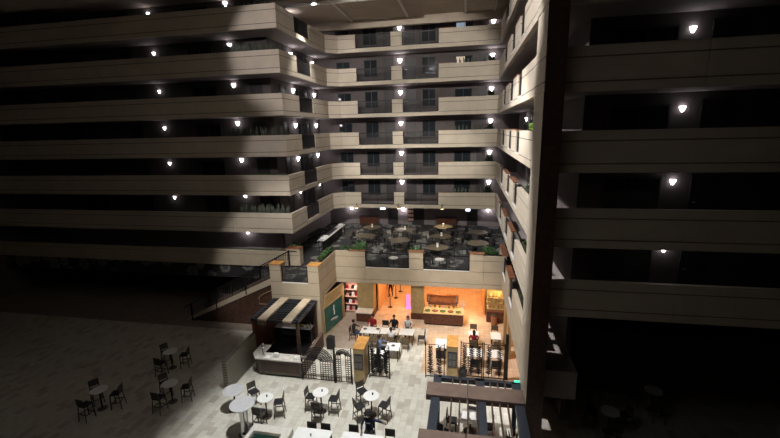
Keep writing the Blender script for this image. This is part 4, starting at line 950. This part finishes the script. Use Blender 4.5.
# ------------------------------------------------------------------ people
def skin_mesh(chains, radii, root):
    vs, es, rs, idx = [], [], [], {}
    for name, p, r in chains: idx[name] = len(vs); vs.append(p); rs.append(r)
    for a, c in radii: es.append((idx[a], idx[c]))
    me = bpy.data.meshes.new('tmp'); me.from_pydata(vs, es, []); o = bpy.data.objects.new('tmp', me); COL.objects.link(o)
    o.modifiers.new('s', 'SKIN'); ss = o.modifiers.new('d', 'SUBSURF'); ss.levels = 1; ss.render_levels = 1
    for i, v in enumerate(me.skin_vertices[0].data):
        rr = rs[i]; v.radius = rr if isinstance(rr, tuple) else (rr, rr); v.use_root = (i == idx[root])
    dg = bpy.context.evaluated_depsgraph_get(); dg.update(); out = bpy.data.meshes.new_from_object(o.evaluated_get(dg))
    bpy.data.objects.remove(o); bpy.data.meshes.remove(me); return out
def person(x, y, z, rz, label, shirt, pants='cloth_black', skin='skin', pose='sit', hands=None, hat=False, long_hair=False, lean=0., size=1.):
    """faces +y locally; feet or seat rest on z"""
    sit = pose == 'sit'; hp = .575 if sit else .93
    lx = lean
    J = [('pelvis', (0, 0, hp), (.15, .12)), ('belly', (0, lx*.3, hp+.17), (.14, .11)), ('chest', (0, lx*.7, hp+.36), (.16, .115)), ('neck', (0, lx*.95, hp+.53), .055), ('chin', (0, lx+.02, hp+.6), .062), ('head', (0, lx+.03, hp+.7), (.085, .1)), ('crown', (0, lx+.02, hp+.79), .06)]
    E = [('pelvis', 'belly'), ('belly', 'chest'), ('chest', 'neck'), ('neck', 'chin'), ('chin', 'head'), ('head', 'crown')]
    hands = hands or {-1: (-.22, .38, hp+.27) if sit else (-.27, .05, hp-.1), 1: (.22, .38, hp+.27) if sit else (.27, .05, hp-.1)}
    wr = []
    for s in (-1, 1):
        n = 'L' if s < 0 else 'R'; sh = Vector((s*.19, lx*.85, hp+.47)); h = Vector(hands[s]); el = (sh+h)/2+Vector((s*.07, -.08, -.09 if sit else 0))
        d = (h-el).normalized(); pm = h+d*.07
        J += [('sh'+n, tuple(sh), .062), ('el'+n, tuple(el), .046), ('wr'+n, tuple(h), .03), ('pm'+n, tuple(pm), .036)]
        E += [('chest', 'sh'+n), ('sh'+n, 'el'+n), ('el'+n, 'wr'+n), ('wr'+n, 'pm'+n)]; wr.append(h)
        side = d.cross(Vector((0, 0, 1))).normalized(); dn_ = side.cross(d)*-1
        for f in range(4):
            o_ = side*(.030-.02*f); L = (.07, .082, .076, .058)[f]; q0 = pm+o_*.9+d*.025; q1 = pm+o_*1.15+d*(.03+L*.5)-Vector((0, 0, .006)); q2 = pm+o_*1.2+d*(.03+L)-Vector((0, 0, .022))
            for i_, q in enumerate((q0, q1, q2)): J.append(('f%s%d%d' % (n, f, i_), tuple(q), .0095))
            E += [('pm'+n, 'f%s%d0' % (n, f)), ('f%s%d0' % (n, f), 'f%s%d1' % (n, f)), ('f%s%d1' % (n, f), 'f%s%d2' % (n, f))]
        th = h+d*.03-side*s*-.0+side*(.04 if s < 0 else -.04); J += [('t%s0' % n, tuple(th), .011), ('t%s1' % n, tuple(th+d*.04+side*(.012 if s < 0 else -.012)), .010)]; E += [('wr'+n, 't%s0' % n), ('t%s0' % n, 't%s1' % n)]
        if sit: leg = [('hip', (s*.1, .03, hp), .088), ('kn', (s*.12, .43, hp-.02), .062), ('an', (s*.12, .38, .09), .04), ('toe', (s*.13, .56, .04), .038)]
        else: leg = [('hip', (s*.1, 0, hp-.06), .088), ('kn', (s*.11, .03+.06*s, .48), .06), ('an', (s*.11, -.02+.1*s, .09), .04), ('toe', (s*.12, .15+.1*s, .04), .038)]
        for nm, p, r in leg: J.append((nm+n, p, r))
        E += [('pelvis', 'hip'+n), ('hip'+n, 'kn'+n), ('kn'+n, 'an'+n), ('an'+n, 'toe'+n)]
    me = skin_mesh(J, E, 'pelvis')
    for mm in (shirt, skin, pants, 'black'): me.materials.append(MATS[mm])
    for p in me.polygons:
        c = p.center; p.use_smooth = True
        near = min((c-h).length for h in wr)
        if c.z > hp+.55 or near < .05 or any((c-(h+(h-Vector((0, 0, hp+.3))).normalized()*.08)).length < .09 for h in wr): p.material_index = 1
        elif c.z < .1: p.material_index = 3
        elif (sit and (c.z < hp-.04 or (c.z < hp+.1 and c.y > .08 and abs(c.x) < .24 and all((c-h).length > .12 for h in wr)))) or (not sit and c.z < hp+.02 and abs(c.x) < .23): p.material_index = 2
        else: p.material_index = 0
    o = bpy.data.objects.new('person', me); COL.objects.link(o); o.location = (x, y, z); o.rotation_euler = (0, 0, rz); o.scale = (size,)*3; tag(o, label, 'person')
    hz = hp+.72; hy = lx+.03
    b = MB(); b.sph(0, hy-.025, hz+.012, .112, .9, .98, 1.06, n=14)
    for v in list(b.bm.verts):
        if v.co.y > hy+.045 and v.co.z < hz+.06: v.co.y = hy+.03+(.02 if v.co.z > hz+.03 else 0)
    if long_hair: b.sph(0, hy-.07, hz-.1, .1, .95, .5, 1.5, n=10)
    b.build('hair', 'hair', o, smooth=True)
    b = MB()
    for s in (-1, 1): b.sph(s*.033, hy+.088, hz-.005, .014, n=8)
    b.build('eyes', 'black', o)
    b = MB(); b.sph(0, hy+.105, hz-.035, .017, .8, 1, 1.3, n=8)
    for s in (-1, 1): b.sph(s*.088, hy, hz-.02, .025, .4, .8, 1.2, n=8)
    b.build('nose_and_ears', skin, o); b = MB(); b.sph(0, hy+.092, hz-.07, .022, 1.1, .4, .35, n=8); b.build('mouth', 'cloth_red', o)
    if hat:
        b = MB(); b.lathe([(.165, hz+.045), (.175, hz+.055), (.125, hz+.07), (.118, hz+.15), (.08, hz+.18), (.01, hz+.185)], 0, hy, n=20)
        b.build('hat', 'cloth_black', o, smooth=True)
        b = MB()
        for i in range(4): b.box(-.07+i*.037, -.045+i*.037, lx*.7+.12, lx*.7+.135, hp+.36, hp+.40+.012*(i % 2))
        b.build('chest_emblem', 'white', o)
    return o
person(-3.85, 14.0, 0, R(180), 'seated man in a dark cap and navy jacket, arm stretched to a chair', 'cloth_navy', skin='skin_dark', hat=True, size=1.09, hands={-1: (-.58, .02, .95), 1: (.2, .4, .8)})
person(-6.82, 22.1, 0, R(-90), 'person in black seated at the left end of the long white row', 'cloth_black', 'cloth_jean')
person(-5.8, 22.98, 0, R(180), 'person in a red top seated behind the long white row', 'cloth_red')
person(-4.4, 23.1, 0, R(180), 'man in black seated behind the long white row', 'cloth_black')
person(-4.3, 21.42, 0, 0, 'person in a white shirt seated with back to the atrium', 'cloth_white', 'cloth_jean')
person(-3.5, 23.08, 0, R(180), 'person in pale grey with dark hair at the right end of the row', 'cloth_white', long_hair=True)
person(-4.77, 20.52, 0, R(-90), 'person in a patterned blue top at the small near table', 'cloth_blue', long_hair=True)
person(-4.55, 19.0, 0, 0, 'dark-haired person in black seated behind the left iron screen', 'cloth_black', long_hair=True)
person(.6, 21.78, 0, 0, 'person in a dark red top seated with back to the atrium at right', 'cloth_red', long_hair=True)
person(-5.75, 29.0, 0, R(160), 'person in black standing on the orange floor by the stanchions', 'cloth_black', pose='stand')

# ------------------------------------------------------------------ ceiling floodlights; the aimed ones are unseen, added to light balconies and wings
def flood(loc, target, w, size, label, col=(1, .95, .9), blend=.45, r=.25):
    t = thing('ceiling_floodlight', label, 'lamp', (loc[0], loc[1], 21.85), 0, 'atrium ceiling floodlights')
    b = MB(); b.cyl(0, 0, -.22, 0, .2, .16, 18); b.build('housing', 'whitesteel', t); b = MB(); b.cyl(0, 0, -.24, -.22, .15); b.build('lens', 'flood', t)
    l = bpy.data.lights.new('flood_light', 'SPOT'); l.energy = w; l.color = col; l.spot_size = R(size); l.spot_blend = blend; l.shadow_soft_size = r
    o = bpy.data.objects.new('flood_light', l); COL.objects.link(o); o.location = (loc[0], loc[1], 21.55)
    o.rotation_euler = (Vector(target)-Vector(o.location)).to_track_quat('-Z', 'Y').to_euler()
K = 1.0
flood((-10.65, 28.9), (-10.4, 28.6, 0), 3500*K, 70, 'bright ceiling floodlight over the left wing corner')
flood((-4.5, 3.0), (-4.6, 34.5, 15.5), 31000*K, 31, 'added unseen ceiling floodlight aimed at the upper back balconies', (1, .95, .88))
flood((-6.5, 6.0), (-4.6, 33, 7.5), 25000*K, 30, 'added unseen ceiling floodlight aimed at the lower back balconies', (1, .95, .86))
flood((-9.5, 2.0), (-11.6, 25, 18), 15000*K, 19, 'added unseen ceiling floodlight aimed at the upper left block', (1, .92, .93))
flood((-9.0, 4.0), (-11.4, 25, 11), 8500*K, 19, 'added unseen ceiling floodlight aimed at the middle left block', (1, .93, .93))
flood((-8.0, 6.0), (-12.3, 24.5, 4.3), 17000*K, 25, 'added unseen ceiling floodlight aimed at the lower left block')
flood((-4.5, 12.0), (-4.6, 13.8, 0), 17500*K, 46, 'ceiling floodlight over the cafe floor', (.98, .99, .97))
flood((-3.5, 19.0), (-3.8, 19.5, 0), 2600*K, 40, 'ceiling floodlight over the dining area')
flood((-8, 17), (XR, 22.0, 8), 20000*K, 50, 'added unseen ceiling floodlight aimed at the lower right wing', (1, .97, .95))
flood((-9, 12), (XR, 20.5, 17), 16000*K, 46, 'added unseen ceiling floodlight aimed at the upper right wing', (1, .96, .96))
flood((-5.5, 10.0), (-5.2, 25.3, 3.7), 15000*K, 36, 'added unseen ceiling floodlight aimed at the mezzanine front', (1, .93, .82))
w = bpy.data.worlds.new('World'); sc.world = w; w.use_nodes = True
w.node_tree.nodes['Background'].inputs['Color'].default_value = (.55, .5, .6, 1); w.node_tree.nodes['Background'].inputs['Strength'].default_value = .0

# ------------------------------------------------------------------ camera and view
cd = bpy.data.cameras.new('Camera'); cam = bpy.data.objects.new('Camera', cd); COL.objects.link(cam); sc.camera = cam
yaw, pit, rol, f = .1928, .2219, -.0248, 398.08
fwd = Vector((-math.sin(yaw)*math.cos(pit), math.cos(yaw)*math.cos(pit), -math.sin(pit))); rt0 = Vector((math.cos(yaw), math.sin(yaw), 0)); up0 = rt0.cross(fwd)
rt = rt0*math.cos(rol)+up0*math.sin(rol); up = -rt0*math.sin(rol)+up0*math.cos(rol)
cam.matrix_world = Matrix(((rt.x, up.x, -fwd.x, 0), (rt.y, up.y, -fwd.y, 0), (rt.z, up.z, -fwd.z, 13.0), (0, 0, 0, 1)))
cd.sensor_fit = 'HORIZONTAL'; cd.sensor_width = 36; cd.lens = 36*f/780; cd.clip_start = .05; cd.clip_end = 200
sc.view_settings.view_transform = 'Standard'; sc.view_settings.look = 'None'; sc.view_settings.exposure = 0.; sc.view_settings.gamma = 1.
sc.cycles.max_bounces = 6; sc.cycles.diffuse_bounces = 3; sc.cycles.use_denoising = True; sc.cycles.sample_clamp_indirect = 4.
